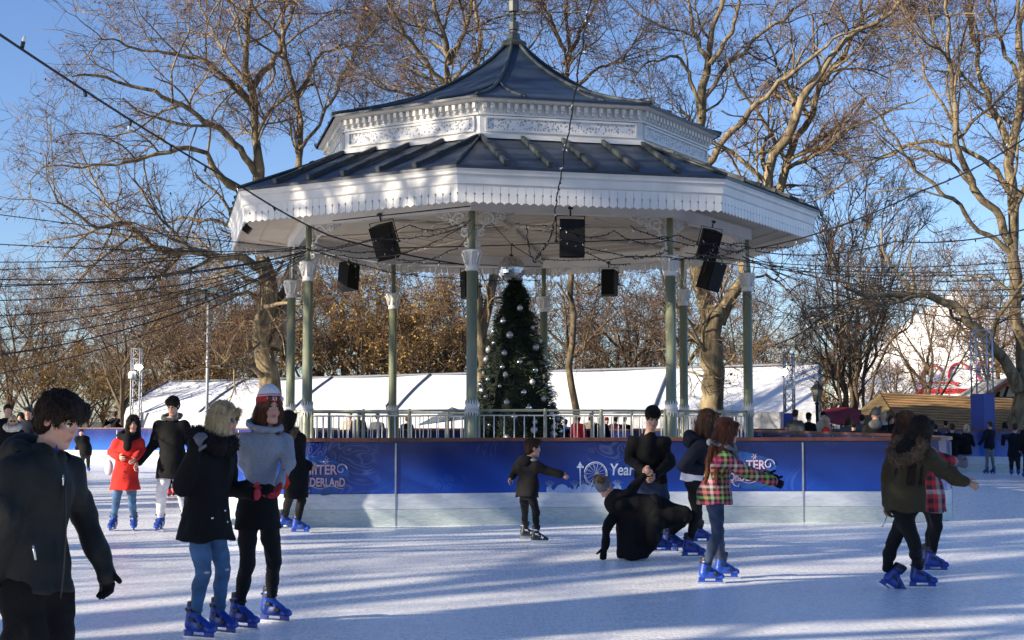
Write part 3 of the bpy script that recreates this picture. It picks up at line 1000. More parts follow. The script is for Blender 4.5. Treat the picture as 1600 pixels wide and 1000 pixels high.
# half timbered gable at the right edge
hg = empty('gabled_hut', (0, 0, 0), 'cream half timbered gable with a rusty red barge board at the right edge', 'hut')
Yg = 52
gp = [at(1538, 650, Yg), at(1545, 618, Yg), at(1590, 590, Yg), at(1645, 625, Yg), at(1650, 650, Yg)]
mb = MB(); lo_ = [np.array([gp[0][0], Yg, -.02]), np.array([gp[-1][0], Yg, -.02])]
P5 = [lo_[0]] + gp + [lo_[1]]
bk = [p + np.array([0, 4, 0]) for p in P5]
K = len(P5)
mb.add(P5 + bk, [tuple(range(K))[::-1], tuple(range(K, 2 * K))] + [(j, (j + 1) % K, K + (j + 1) % K, K + j) for j in range(K)])
mb.build('wall', mat('cream_plaster', (.62, .52, .36), .8, bump=.2), hg)
mb = MB()
for a, b_ in ((at(1530, 627, Yg - .15), at(1590, 586, Yg - .15)), (at(1590, 586, Yg - .15), at(1655, 627, Yg - .15))):
    d_ = b_ - a; L = np.linalg.norm(d_); d_ /= L; u_ = np.cross(d_, [0, 1, 0])
    mb.box((a + b_) / 2, (L, .5, .12), np.array([d_, [0, 1, 0], u_ if u_[2] > 0 else -u_]).T)
mb.build('barge_board', mat('rusty_board', (.35, .09, .03), .7, var=.3), hg)
mb = MB()
for a, b_ in (((1590, 594), (1590, 650)), ((1560, 612), (1560, 650)), ((1545, 640), (1562, 612)), ((1575, 604), (1560, 650)), ((1545, 622), (1600, 622))):
    mb.tube([at(*a, Yg - .03), at(*b_, Yg - .03)], .05, 4)
mb.build('timber', mat('dark_timber', (.05, .03, .02), .8), hg)

# red awning
aw = empty('awning', (0, 0, 0), 'sagging dark red fabric awning beside the multi stemmed tree', 'awning')
mb = MB(); V = []
for i in range(9):
    for j in range(5):
        u, v = i / 8, j / 4
        p = at(1284 + 62 * u, 641 + 10 * v + 14 * v * (.3 + u * .4) - 5 * math.sin(PI * u) * (1 - 2 * v), 47 - 1.5 * v)
        V.append(p)
mb.add(V, [(i * 5 + j, i * 5 + j + 1, (i + 1) * 5 + j + 1, (i + 1) * 5 + j) for i in range(8) for j in range(4)], 0, True)
V2 = [p - UP * .03 for p in V]
mb.add(V2, [(i * 5 + j, (i + 1) * 5 + j, (i + 1) * 5 + j + 1, i * 5 + j + 1) for i in range(8) for j in range(4)], 0, True)
mb.build('fabric', mat('red_awning', (.20, .012, .03), .7, var=.4, scale=1.5), aw)
mb = MB()
for px in (1285, 1345):
    p = at(px, 662, 45.4); mb.tube([p, (p[0], p[1], -.02)], .03, 5)
mb.build('pole', m_blk, aw)

# grey parasol canopy behind the railing
pr = empty('parasol', (0, 0, 0), 'dark grey square parasol behind the railing left of the Christmas tree', 'parasol')
ctr = at(706, 636, 43); rim = [at(652, 664, 42.2), at(722, 655, 41.6), at(752, 650, 44), at(680, 652, 45)]
mb = MB(); mb.add([ctr] + rim, [(0, 1, 2), (0, 2, 3), (0, 3, 4), (0, 4, 1)])
mb.add([p - UP * .02 for p in [ctr] + rim], [(0, 2, 1), (0, 3, 2), (0, 4, 3), (0, 1, 4)]); mb.build('canopy', mat('grey_parasol', (.10, .12, .16), .7), pr)
mb = MB(); mb.tube([ctr, (ctr[0], ctr[1], -.0)], .03, 6); mb.build('pole', m_blk, pr)

# trusses, lamps, poles
m_alu = mat('aluminium', (.55, .56, .58), .35, .7, var=.05)
m_blue = mat('blue_box', (.012, .045, .28), .5, var=.12, scale=2)
m_lit = mat('lit_lamp', (1, 1, 1), .4, emit=(1, .97, .9, 6))


def truss(mb, c, w, z0, z1, n=4):
    cs = [np.array([c[0] + w * a, c[1] + w * b_, 0]) for a, b_ in ((-1, -1), (1, -1), (1, 1), (-1, 1))]
    for p in cs: mb.tube([p + UP * z0, p + UP * z1], .024, 6)
    k = max(3, int((z1 - z0) / .35))
    for i in range(k):
        za, zb = z0 + (z1 - z0) * i / k, z0 + (z1 - z0) * (i + 1) / k
        for j in range(4):
            a, b_ = cs[j], cs[(j + 1) % 4]
            mb.tube([a + UP * za, b_ + UP * zb], .011, 4)
            mb.tube([a + UP * zb, b_ + UP * zb], .011, 4)


p = at(1536, 657, 42); t1 = empty('truss_tower', (p[0], p[1], 0), 'aluminium truss tower standing on a tall blue plinth at the right', 'truss tower')
zt, zb = solve_z(0, 516, p), solve_z(0, 615, p)
mb = MB(); truss(mb, (0, 0), .24, zb, zt); mb.build('truss', m_alu, t1)
mb = MB(); mb.box((0, 0, zb / 2 - .01), (.48, .48, zb), [[.85, -.53, 0], [.53, .85, 0], [0, 0, 1]]); mb.build('plinth', m_blue, t1)
p = at(1231, 657, 44.2); t2 = empty('truss_tower', (p[0], p[1], 0), 'slim aluminium truss with a lit round lamp and a small blue base', 'truss tower')
zt, zb = solve_z(0, 553, p), solve_z(0, 645, p)
mb = MB(); truss(mb, (.05, 0), .14, zb, zt); mb.build('truss', m_alu, t2)
mb = MB(); mb.box((.03, 0, zb / 2 - .01), (.40, .40, zb)); mb.build('plinth', m_blue, t2)
mb = MB(); mb.sphere((-.13, -.25, solve_z(0, 582, p)), .10, 14); mb.build('lamp', m_lit, t2)
p = at(212, 657, 53); t3 = empty('truss_tower', (p[0], p[1], 0), 'slim grey truss mast with a lit lamp and white camera box at the left', 'truss tower')
zt = solve_z(0, 545, p)
mb = MB(); truss(mb, (0, 0), .16, 0, zt); mb.build('truss', mat('grey_steel', (.30, .32, .36), .5, .4), t3)
mb = MB(); mb.sphere((.14, -.25, solve_z(0, 574, p)), .13, 14, sc=(1.2, 1, .8)); mb.build('lamp', m_lit, t3)
mb = MB(); mb.lathe([(.12, 0), (.14, .05), (.14, .2), (.1, .27)], c=(-.1, -.25, solve_z(0, 592, p)), k=12); mb.build('camera_box', mat('camera_white', (.7, .7, .72), .4), t3)
p = at(323, 657, 50); t4 = empty('floodlight_pole', (p[0], p[1], 0), 'grey pole carrying four black floodlights on a pale blue bracket', 'floodlight pole')
zt = solve_z(0, 470, p)
mb = MB(); mb.tube([(0, 0, -.02), (0, 0, zt)], .055, 8)
for z in (1.8, 3.5, 4.5): mb.lathe([(.08, z), (.08, z + .12)], k=8)
mb.build('pole', MATS['grey_steel'], t4)
zz = solve_z(0, 452, p)
mb = MB(); mb.box((.02, 0, zz), (.55, .1, .09)); mb.box((-.24, 0, zz - .16), (.09, .1, .26)); mb.box((.28, 0, zz - .2), (.09, .1, .36)); mb.box((0, 0, zz - .35), (.8, .05, .05)); mb.tube([(0, 0, zt - .02), (0, 0, zz)], .04, 6)
mb.build('bracket', mat('pale_blue_steel', (.12, .32, .38), .5), t4)
for (dx, dz, rt) in ((-.52, -.28, .08), (-.16, -.22, .05), (.18, -.42, -.55), (.5, -.22, -.45)):
    mb = MB(); c_, s_ = math.cos(rt), math.sin(rt); M = [[c_, 0, s_], [0, 1, 0], [-s_, 0, c_]]
    mb.box((dx, -.1, zz + dz), (.20, .22, .40), M); mb.box((dx, -.22, zz + dz), (.15, .02, .33), M, 1)
    mb.build('floodlight', [m_blk, mat('flood_glass', (.10, .12, .15), .2)], t4)


def street_lamp(px, ytop, Y, label, s=1.):
    p = at(px, 657, Y); o = empty('street_lamp', (p[0], p[1], 0), label, 'street lamp')
    z = solve_z(0, ytop, p)
    mb = MB(); mb.lathe([(.12 * s, -.02), (.12 * s, .5), (.06 * s, .6), (.05 * s, z - .8 * s), (.09 * s, z - .76 * s), (.04 * s, z - .7 * s)], k=10); mb.build('post', m_blk, o)
    mb = MB(); mb.lathe([(.10 * s, z - .70 * s), (.19 * s, z - .30 * s)], k=6, smooth=False); mb.build('lantern_glass', mat('lantern_glass', (.30, .28, .22), .15, spec=.8), o)
    mb = MB(); mb.lathe([(.22 * s, z - .31 * s), (.22 * s, z - .28 * s), (.08 * s, z - .12 * s), (.08 * s, z - .06 * s), (.01, z)], k=6, smooth=False)
    for j in range(6):
        q = j * PI / 3; mb.tube([(.10 * s * math.sin(q), -.10 * s * math.cos(q), z - .7 * s), (.19 * s * math.sin(q), -.19 * s * math.cos(q), z - .3 * s)], .012, 4)
    mb.build('lantern_cap', m_blk, o)


street_lamp(1277, 594, 46.2, 'black Victorian street lamp beside the end of the marquee', 1.0)
street_lamp(609, 624, 50, 'black lantern lamp half hidden behind a left rear column', .8)

#@@TREES
# ------------------------------------------------------------------ trees
def bark_mat(name, c1, c2, scale=7, stretch=(1, 1, .35)):
    return mat(name, c1, .85, col2=c2, scale=scale, bump=.6, bscale=22, stretch=stretch, distort=.6)


m_plane = bark_mat('plane_bark', (.055, .038, .022), (.30, .235, .13), 5)
m_plane_d = bark_mat('plane_bark_dark', (.07, .05, .03), (.24, .18, .10))
m_twig = mat('twigs', (.075, .042, .028), .85, col2=(.16, .10, .065), scale=.9)
m_twig_br = mat('brown_twigs', (.09, .048, .02), .85, col2=(.17, .10, .04), scale=.5)
m_leaf = mat('dry_leaf', (.17, .065, .025), .8, col2=(.28, .13, .05), scale=3)
m_leaf_y = mat('yellow_leaf', (.22, .12, .02), .8, col2=(.34, .22, .04), scale=2)


def tubes(P, R, k):
    """P (N,S,3), R (N,S) -> verts, quads"""
    N, S, _ = P.shape
    t = np.gradient(P, axis=1)
    t /= np.linalg.norm(t, axis=2, keepdims=True) + 1e-9
    ref = np.where(np.abs(t[:, :1, 2:3]) > .8, np.array([1., 0, 0]), np.array([0, 0, 1.]))
    a = np.cross(t, np.broadcast_to(ref, t.shape)); a /= np.linalg.norm(a, axis=2, keepdims=True) + 1e-9
    b_ = np.cross(t, a)
    th = np.arange(k) / k * 2 * PI
    V = P[:, :, None] + R[:, :, None, None] * (a[:, :, None] * np.cos(th)[:, None] + b_[:, :, None] * np.sin(th)[:, None])
    idx = np.arange(N * S * k).reshape(N, S, k)
    i0 = idx[:, :-1]; i1 = idx[:, 1:]
    Q = np.stack([i0, np.roll(i0, -1, 2), np.roll(i1, -1, 2), i1], -1).reshape(-1, 4)
    return V.reshape(-1, 3), Q


def spawn(P, R, per_len, tmin, lr, rr, ang, S, gnarl, up, g, minr=.004, lenmin=.12, maxr=9., outward=0., centre=None):
    """children of parent polylines"""
    N, S0, _ = P.shape
    seg = np.linalg.norm(np.diff(P, axis=1), axis=2); Lp = seg.sum(1)
    cnt = g.poisson(Lp * per_len * (1 - tmin)) + 1
    par = np.repeat(np.arange(N), cnt)
    M = len(par)
    t = tmin + (1 - tmin) * g.random(M) ** .9
    # one child always near the tip
    f = t * (S0 - 1); i = np.minimum(f.astype(int), S0 - 2); fr = (f - i)[:, None]
    p0 = P[par, i] * (1 - fr) + P[par, i + 1] * fr
    r0 = R[par, i] * (1 - fr[:, 0]) + R[par, i + 1] * fr[:, 0]
    tan = P[par, i + 1] - P[par, i]; tan /= np.linalg.norm(tan, axis=1)[:, None] + 1e-9
    q = g.normal(0, 1, (M, 3)); q -= (q * tan).sum(1)[:, None] * tan; q /= np.linalg.norm(q, axis=1)[:, None] + 1e-9
    an = g.normal(ang, .22, M)[:, None]
    d = tan * np.cos(an) + q * np.sin(an)
    if centre is not None:
        o = p0 - centre; o /= np.linalg.norm(o, axis=1)[:, None] + 1e-9; d = d + o * outward
    L = np.maximum(lenmin, (lr[0] + (lr[1] - lr[0]) * g.random(M)) * (1 - .35 * t))
    r = np.clip(np.minimum(r0 * rr, L * .022), minr, maxr)
    pts = [p0]; d = d / np.linalg.norm(d, axis=1)[:, None]
    bend = g.normal(0, gnarl * .5, (M, 3))
    for s in range(S - 1):
        d = d + g.normal(0, gnarl, (M, 3)) + bend * .5
        d[:, 2] += up
        d /= np.linalg.norm(d, axis=1)[:, None]
        pts.append(pts[-1] + d * (L / (S - 1))[:, None])
    PP = np.stack(pts, 1)
    PP[:, :, 2] = np.maximum(PP[:, :, 2], .3)
    RR = r[:, None] * np.linspace(1, .45, S)[None]
    return PP, RR


def leaf_quads(pos, size, g):
    n = len(pos)
    a = g.normal(0, 1, (n, 3)); a /= np.linalg.norm(a, axis=1)[:, None]
    b_ = np.cross(a, g.normal(0, 1, (n, 3))); b_ /= np.linalg.norm(b_, axis=1)[:, None]
    s = size * g.uniform(.5, 1.2, (n, 1))
    V = np.stack([pos, pos + a * s * .5 + b_ * s * .4, pos + a * s, pos + a * s * .5 - b_ * s * .4], 1).reshape(-1, 3)
    return V, np.arange(n * 4).reshape(-1, 4)


def resample(pts, rad, S, g, wob=.0):
    pts = np.array(pts, float); d = np.r_[0, np.cumsum(np.linalg.norm(np.diff(pts, axis=0), axis=1))]
    T = np.linspace(0, d[-1], S)
    # smooth (catmull-ish): interpolate twice
    o = np.stack([np.interp(T, d, pts[:, j]) for j in range(3)], 1)
    o[1:-1] = (o[:-2] + 4 * o[1:-1] + o[2:]) / 6
    if wob:
        k = g.normal(0, 1, (S, 3)); k = (k + np.roll(k, 1, 0)) * .5; k[:2] = 0
        o += k * np.minimum(.16, d[-1] / 90)
    r = np.interp(T, d, rad)
    r *= 1 - .45 * np.linspace(0, 1, S) ** 2 * (r[-1] < .25)
    return o, r * (1 + .06 * g.normal(0, 1, S))


def build_tree(name, label, cat, limbs, seed, mats, base, dens=(1.25, 2.3, 4.1, 4.6), lens=((1.5, 5.0), (1.0, 2.6), (.5, 1.3), (.25, .7)), ang=.85, gn=.16, up=.02, leaf=.03, leafsize=.11, group=None, levels=4, twig_r=.006, leaf_lo=0, S0=24):
    """limbs: list of (pts3d, radii)"""
    g = np.random.default_rng(seed)
    P0, R0 = [], []
    for pts, rad in limbs:
        a, r = resample(pts, rad, S0, g, .02)
        P0.append(a); R0.append(r * .78)
    P0, R0 = np.array(P0), np.array(R0)
    base = np.array(base)
    root = empty(name, tuple(base), label, cat, group)
    V, Q = tubes(P0 - base, R0, 10)
    hasbranch = P0[:, :, 2].max(1) > 3.
    src_P, src_R = P0, R0
    # spawn only from the higher part of limbs
    cen = base + UP * 6
    L1 = spawn(src_P, src_R, dens[0], .22, lens[0], .55, ang, 9, gn, up, g, .02, outward=.15, centre=cen)
    keep = L1[0][:, 0, 2] > leaf_lo
    L1 = (L1[0][keep], L1[1][keep])
    v1, q1 = tubes(L1[0] - base, L1[1], 6)
    fastmesh('trunk', np.concatenate([V, v1]), np.concatenate([Q, q1 + len(V)]), mats[0], None, root)
    vs, qs, ms, off = [], [], [], 0
    cur = L1
    S = (7, 5, 3)
    for li in range(1, levels):
        nx = spawn(cur[0], cur[1], dens[li], .12, lens[li], .62, ang * 1.0, S[li - 1], gn * 1.15, up * .6, g, twig_r * (1.9 if li == 1 else 1.25 if li == 2 else 1.))
        v, q = tubes(nx[0] - base, nx[1], 5 if li == 1 else 3)
        vs.append(v); qs.append(q + off); ms.append(np.full(len(q), 0 if li == 1 else 1)); off += len(v)
        cur = nx
    if leaf > 0:
        ends = cur[0][:, -1]
        sel = ends[g.random(len(ends)) < leaf]
        v, q = leaf_quads(sel - base, leafsize, g)
        vs.append(v); qs.append(q + off); ms.append(np.full(len(q), 2)); off += len(v)
    fastmesh('crown', np.concatenate(vs), np.concatenate(qs), [mats[0], mats[1], mats[2]], np.concatenate(ms), root, smooth=False)
    return root


def traced(Y, specs, seed):
    """specs: (pixel polyline, width px start, end, depth drift in metres)"""
    g = random.Random(seed); out = []
    for pl, w0, w1, drift in specs:
        n = len(pl); mpp = Y / F_PX
        pts = [at(x, y, Y + drift * (i / (n - 1)) ** 1.2 + (g.uniform(-.15, .15) if i else 0)) for i, (x, y) in enumerate(pl)]
        out.append((pts, [(w0 + (w1 - w0) * i / (n - 1)) * mpp / 2 for i in range(n)]))
    return out


def gbase(px, Y): return tuple(at(px, 657, Y)[:2]) + (0,)


MP = [m_plane, m_twig, m_leaf]
T = traced(47, [
    ([(419, 745), (418, 640), (418, 600), (420, 540), (424, 490), (414, 430), (404, 370), (399, 300), (399, 240), (398, 180), (393, 135)], 50, 22, 0),
    ([(428, 545), (440, 500), (450, 450), (455, 400), (462, 330), (470, 270), (470, 200), (463, 150)], 30, 15, 2),
    ([(393, 138), (383, 100), (385, 50), (392, 0), (395, -70)], 15, 8, -1), ([(393, 138), (415, 110), (434, 82), (440, 40), (446, -40)], 15, 8, 2),
    ([(398, 165), (365, 130), (345, 115), (310, 90), (280, 85), (235, 85), (190, 62), (150, 60)], 11, 5, -2.5),
    ([(399, 270), (380, 235), (340, 200), (300, 175), (255, 150), (200, 130), (150, 120), (110, 118)], 15, 6, -4),
    ([(402, 320), (360, 285), (335, 265), (320, 240), (285, 235), (255, 250), (225, 240), (190, 255), (120, 262), (60, 255)], 15, 5, -3),
    ([(418, 430), (395, 412), (360, 402), (300, 395), (240, 388), (215, 362), (190, 353), (150, 358), (110, 330), (85, 300)], 19, 7, -4),
    ([(404, 400), (370, 350), (320, 340), (260, 345), (200, 400), (170, 460)], 9, 4, 2), ([(420, 480), (385, 455), (350, 470), (300, 450), (260, 470)], 9, 4, -2),
    ([(463, 152), (485, 112), (502, 85), (540, 70), (580, 60)], 10, 5, 2), ([(463, 152), (447, 110), (440, 60), (465, 0), (470, -50)], 11, 6, -1),
    ([(469, 235), (500, 190), (530, 130), (560, 75), (575, 20)], 8, 4, 3), ([(396, 150), (350, 80), (320, 30), (300, -30)], 9, 5, 2), ([(440, 60), (400, 20), (380, -40)], 7, 4, -2)], 1)
build_tree('plane_tree', 'big bare plane tree left of the bandstand with a forked pale trunk', 'tree', T, 11, MP, gbase(419, 47), leaf=.05)
T = traced(45.5, [
    ([(752, 745), (752, 600), (754, 530), (745, 460), (733, 390), (718, 260), (708, 150), (703, 100)], 34, 20, 0),
    ([(753, 520), (765, 470), (778, 400), (775, 280), (760, 180), (750, 100), (745, 40), (740, -40)], 20, 9, 2),
    ([(703, 102), (695, 60), (680, 20), (672, -50)], 14, 8, -1), ([(708, 140), (672, 112), (647, 72), (622, 40), (604, 0), (590, -50)], 12, 6, -2),
    ([(704, 95), (720, 60), (736, 25), (738, -50)], 12, 7, 1), ([(700, 80), (660, 60), (640, 20), (640, -40)], 7, 4, 2), ([(708, 170), (650, 150), (600, 140), (560, 110)], 7, 4, -2),
    ([(760, 180), (800, 110), (840, 60), (850, 0)], 7, 4, 2)], 2)
build_tree('plane_tree', 'bare plane tree rising directly behind the bandstand roof left of the finial', 'tree', T, 12, MP, gbase(752, 45.5), leaf=.05)
T = traced(50, [
    ([(893, 745), (892, 600), (888, 450), (882, 250), (880, 130), (883, 80), (886, 30), (892, -50)], 15, 10, 0),
    ([(882, 100), (905, 55), (925, 20), (935, -40)], 10, 6, 2), ([(883, 80), (865, 40), (845, 0), (835, -40)], 9, 5, -2),
    ([(881, 150), (930, 110), (975, 90), (1010, 40)], 8, 4, 1), ([(885, 420), (910, 460), (950, 440), (980, 470)], 6, 3, 0), ([(888, 470), (870, 440), (855, 460)], 6, 3, 0)], 3)
build_tree('plane_tree', 'slender bare plane tree rising behind the bandstand roof right of the finial', 'tree', T, 13, [m_plane_d, m_twig, m_leaf], gbase(893, 50), leaf=.06)
T = traced(46.8, [
    ([(1113, 745), (1113, 640), (1113, 600), (1111, 550), (1115, 505), (1120, 480)], 50, 44, 0),
    ([(1113, 520), (1096, 465), (1088, 420), (1091, 350), (1094, 250), (1095, 180), (1106, 110), (1121, 60), (1125, 0), (1130, -60)], 32, 14, 1),
    ([(1122, 505), (1148, 445), (1160, 400), (1187, 330), (1205, 270), (1232, 200), (1262, 142), (1302, 92), (1350, 52), (1410, 5), (1450, -40)], 30, 9, -2),
    ([(1165, 395), (1207, 315), (1228, 262), (1250, 205), (1290, 130), (1330, 80), (1345, 15), (1350, -50)], 20, 9, 2),
    ([(1094, 275), (1112, 240), (1150, 200), (1178, 170), (1215, 130), (1280, 80), (1340, 40)], 16, 7, -2),
    ([(1095, 185), (1120, 120), (1160, 80), (1205, 42), (1260, 0), (1290, -40)], 10, 6, 2), ([(1096, 170), (1070, 95), (1045, 88), (1012, 95), (985, 130)], 9, 4, -1),
    ([(1108, 105), (1085, 50), (1075, 0), (1070, -50)], 10, 6, 2), ([(1110, 100), (1150, 40), (1160, -40)], 11, 7, -1), ([(1095, 240), (1060, 190), (1030, 180), (1000, 130)], 7, 3, 1),
    ([(1112, 560), (1085, 530), (1060, 535), (1045, 500)], 8, 3, -1), ([(1228, 262), (1280, 240), (1330, 200), (1400, 170), (1450, 150)], 8, 4, -2), ([(1150, 440), (1200, 430), (1240, 460)], 7, 3, 2)], 4)
build_tree('plane_tree', 'thick bare plane tree forking low behind the right side of the bandstand', 'tree', T, 14, MP, gbase(1113, 46.8), leaf=.05, dens=(1.1, 2.1, 4.0, 4.8))
T = traced(45, [
    ([(1590, 745), (1592, 620), (1592, 560), (1588, 470), (1581, 400), (1578, 340), (1575, 260), (1581, 190), (1592, 110), (1600, 0), (1604, -60)], 30, 17, 0),
    ([(1578, 380), (1552, 335), (1522, 292), (1501, 250), (1493, 190), (1491, 120), (1482, 60), (1482, -50)], 18, 9, -1),
    ([(1577, 240), (1560, 195), (1540, 150), (1526, 90), (1515, 40), (1508, -50)], 15, 8, 2),
    ([(1580, 395), (1522, 352), (1475, 302), (1432, 268), (1392, 212), (1368, 165), (1340, 140)], 11, 4, -2),
    ([(1577, 300), (1540, 247), (1500, 226), (1440, 222), (1400, 236), (1350, 266), (1295, 302), (1245, 318)], 11, 4, 1.5),
    ([(1592, 610), (1570, 560), (1530, 520), (1480, 470), (1430, 452), (1380, 462), (1345, 467), (1315, 440)], 26, 9, -2.5),
    ([(1590, 120), (1560, 60), (1545, 0), (1540, -50)], 9, 5, 1), ([(1493, 200), (1450, 130), (1430, 60), (1410, 0)], 7, 4, 2), ([(1430, 452), (1420, 400), (1440, 340)], 6, 3, 1), ([(1588, 460), (1540, 430), (1500, 440), (1460, 420)], 7, 3, 1), ([(1578, 330), (1620, 260), (1650, 200)], 12, 6, 0)], 5)
build_tree('plane_tree', 'bare plane tree at the right edge with long limbs arching left', 'tree', T, 15, MP, gbase(1590, 45), leaf=.04, dens=(1.0, 2.0, 4.0, 4.8))
st = []
g_ = random.Random(9)
for (x1, y1, w) in ((1300, 310, 8), (1328, 295, 10), (1352, 300, 10), (1385, 320, 9), (1275, 400, 7), (1248, 460, 7), (1415, 380, 8), (1450, 430, 7), (1310, 400, 8), (1370, 420, 8), (1290, 350, 7)):
    x0 = 1328 + (x1 - 1328) * .12
    st.append(([(x0, 700), (x0 + (x1 - x0) * .12, 620), (x0 + (x1 - x0) * .45, 530), (x0 + (x1 - x0) * .8, 430 if y1 < 400 else 500), (x1, y1)], w, 3, g_.uniform(-1.5, 1.5)))
T = traced(49, st, 6)
build_tree('multi_stemmed_tree', 'bushy bare tree with many upright stems left of the log cabin', 'tree', T, 16, [bark_mat('dark_bark', (.06, .04, .025), (.14, .10, .055)), m_twig, m_leaf_y], gbase(1328, 49), dens=(1.6, 2.4, 3.6, 4.5), lens=((1.0, 2.6), (.7, 1.6), (.4, .9), (.2, .5)), ang=.45, up=.08, leaf=.10, leafsize=.10)

# generic background trees: prototypes, then copies
def generic(seed, H, spread, mats, leaf, nst=6, dens=(1.2, 2.2, 3.2, 3.6), leafsize=.14, low=.12, name='bare_tree', lens=None, levels=4):
    g = random.Random(seed); limbs = []
    tr = [np.array([0, 0, -.1]), np.array([g.uniform(-.2, .2), g.uniform(-.2, .2), H * .22]), np.array([g.uniform(-.4, .4), g.uniform(-.4, .4), H * .55]), np.array([g.uniform(-.8, .8), g.uniform(-.8, .8), H])]
    limbs.append((tr, [H * .022, H * .018, H * .01, .02]))
    for i in range(nst):
        a = i / nst * 2 * PI + g.uniform(-.4, .4); z0 = H * g.uniform(low, .5); R_ = spread * g.uniform(.6, 1)
        top = z0 + (H - z0) * g.uniform(.4, .9)
        limbs.append(([np.array([0, 0, z0]), np.array([R_ * .35 * math.cos(a), R_ * .35 * math.sin(a), z0 + (top - z0) * .35]), np.array([R_ * .75 * math.cos(a), R_ * .75 * math.sin(a), z0 + (top - z0) * .75]), np.array([R_ * math.cos(a), R_ * math.sin(a), top])], [H * .012, H * .009, H * .006, .02]))
    k = H / 9
    lens = lens or ((1.4 * k, 3.0 * k), (.8 * k, 1.7 * k), (.4 * k, 1.0 * k), (.25, .6))
    return build_tree(name, None, None, limbs, seed, mats, (0, 0, 0), dens=dens, lens=lens, leaf=leaf, leafsize=leafsize, twig_r=.010, up=.05, S0=10, levels=levels)


MB1 = [MATS['dark_bark'], m_twig_br, m_leaf]
MB2 = [MATS['dark_bark'], m_twig_br, m_leaf_y]
MB3 = [MATS['dark_bark'], m_twig, m_leaf]
protoA = generic(31, 9.0, 4.6, MB1, .30, 9, dens=(1.4, 2.4, 3.6, 4.2))
protoB = generic(32, 7.5, 4.4, MB2, .55, 10, low=.05, dens=(1.5, 2.4, 3.6, 4.2))
protoC = generic(33, 10.5, 4.2, MB3, .04, 7)
protoD = generic(34, 8.5, 4.0, MB1, .12, 8)
used = set()


def put(proto, px, Y, s, label, group, rz=None):
    o = proto if proto.name not in used else copy_tree(proto)
    used.add(proto.name)
    p = at(px, 657, Y)
    s *= 1.15
    o.location = (p[0], p[1], -.02); o.scale = (s, s, s); o.rotation_euler = (0, 0, rz if rz is not None else rng.random() * 6.28)
    tag(o, label, 'tree', group)
    return o


# behind the marquee
for (px, Y, pr_, s) in ((500, 92, protoA, 1.0), (560, 88, protoB, 1.15), (620, 94, protoA, 1.05), (670, 86, protoB, 1.0), (720, 90, protoA, .95), (770, 88, protoD, 1.0), (540, 100, protoC, 1.1), (640, 102, protoD, 1.15), (700, 104, protoC, 1.0)):
    put(pr_, px, Y, s, 'russet twiggy tree behind the marquee, seen between the left columns', 'russet trees behind the marquee left of the Christmas tree')
for (px, Y, pr_, s) in ((840, 90, protoD, .85), (890, 84, protoC, .95), (930, 88, protoD, .8), (985, 86, protoC, .9), (1030, 90, protoD, .85), (1070, 84, protoC, .85), (1150, 80, protoC, .8), (1190, 84, protoD, .8), (960, 100, protoC, .9)):
    put(pr_, px, Y, s, 'thin bare tree behind the marquee, seen between the right columns', 'bare trees behind the marquee right of the Christmas tree')
for (px, Y, pr_, s) in ((250, 96, protoB, .85), (300, 92, protoA, .95), (350, 96, protoA, 1.0), (385, 90, protoB, .8), (440, 92, protoD, 1.0), (330, 104, protoD, 1.25), (270, 100, protoC, 1.1)):
    put(pr_, px, Y, s, 'brown twiggy tree behind the marquee, left of the bandstand', 'brown trees behind the left end of the marquee')
for (px, Y, pr_, s, lab) in ((135, 84, protoB, .62, 'low yellow leaved tree behind the far left barrier'), (190, 80, protoC, .85, 'upright bare tree beside the slim truss mast'), (70, 110, protoC, 1.0, 'hazy bare tree behind the boy'), (15, 105, protoC, 1.0, 'distant bare tree at the left edge of the picture')):
    put(pr_, px, Y, s, lab, None)
for (px, Y, pr_, s) in ((-20, 100, protoD, .8), (45, 96, protoD, .75), (100, 98, protoA, .65), (160, 100, protoD, .7), (215, 98, protoA, .62)):
    put(pr_, px, Y, s, 'low brown tree in the hedge line at the far left', 'low trees beyond the left barrier')
for (px, Y, pr_, s) in ((1240, 62, protoA, .55), (1290, 66, protoB, .5), (1400, 70, protoD, .55), (1450, 76, protoC, .75), (1560, 80, protoC, .9), (1620, 70, protoD, .9)):
    put(pr_, px, Y, s, 'bare tree in the undergrowth behind the cabin and awning', 'bare trees behind the log cabin')
# trees standing outside the frame, beside the rink: they shade the ice and the bandstand
sh = generic(41, 17, 7.0, MP, .03, 9, dens=(.8, 1.2, 1.6, 1.4), name='plane_tree', lens=((3, 6), (1.5, 3.2), (.8, 1.8), (.4, .9)), levels=3)
for i, (x, y, s, rz) in enumerate(((-24, 17, 1.0, 0), (-17, 3, .95, 1.1), (-29, 24, 1.05, 2.2), (-14, -4, .9, 4.0), (-21, 9, .62, 5.1), (-11, -12, 1.0, .6), (-34, 14, 1.1, 3.0), (-26, -2, 1.1, 1.9), (-12.6, 3.6, .62, 4.4), (-12.9, 0.2, .62, 2.4))):
    o = sh if i == 0 else copy_tree(sh)
    s *= 1.32
    o.location = (x, y, -.02); o.scale = (s,) * 3; o.rotation_euler = (0, 0, rz)
    tag(o, 'tall bare plane tree beside the rink, out of view, shading the ice', 'tree', 'plane trees out of view beside the rink')

#@@PEOPLE
# ------------------------------------------------------------------ people: implicit surfaces meshed with surface nets
def unit(v):
    v = np.asarray(v, float); return v / (np.linalg.norm(v) + 1e-9)


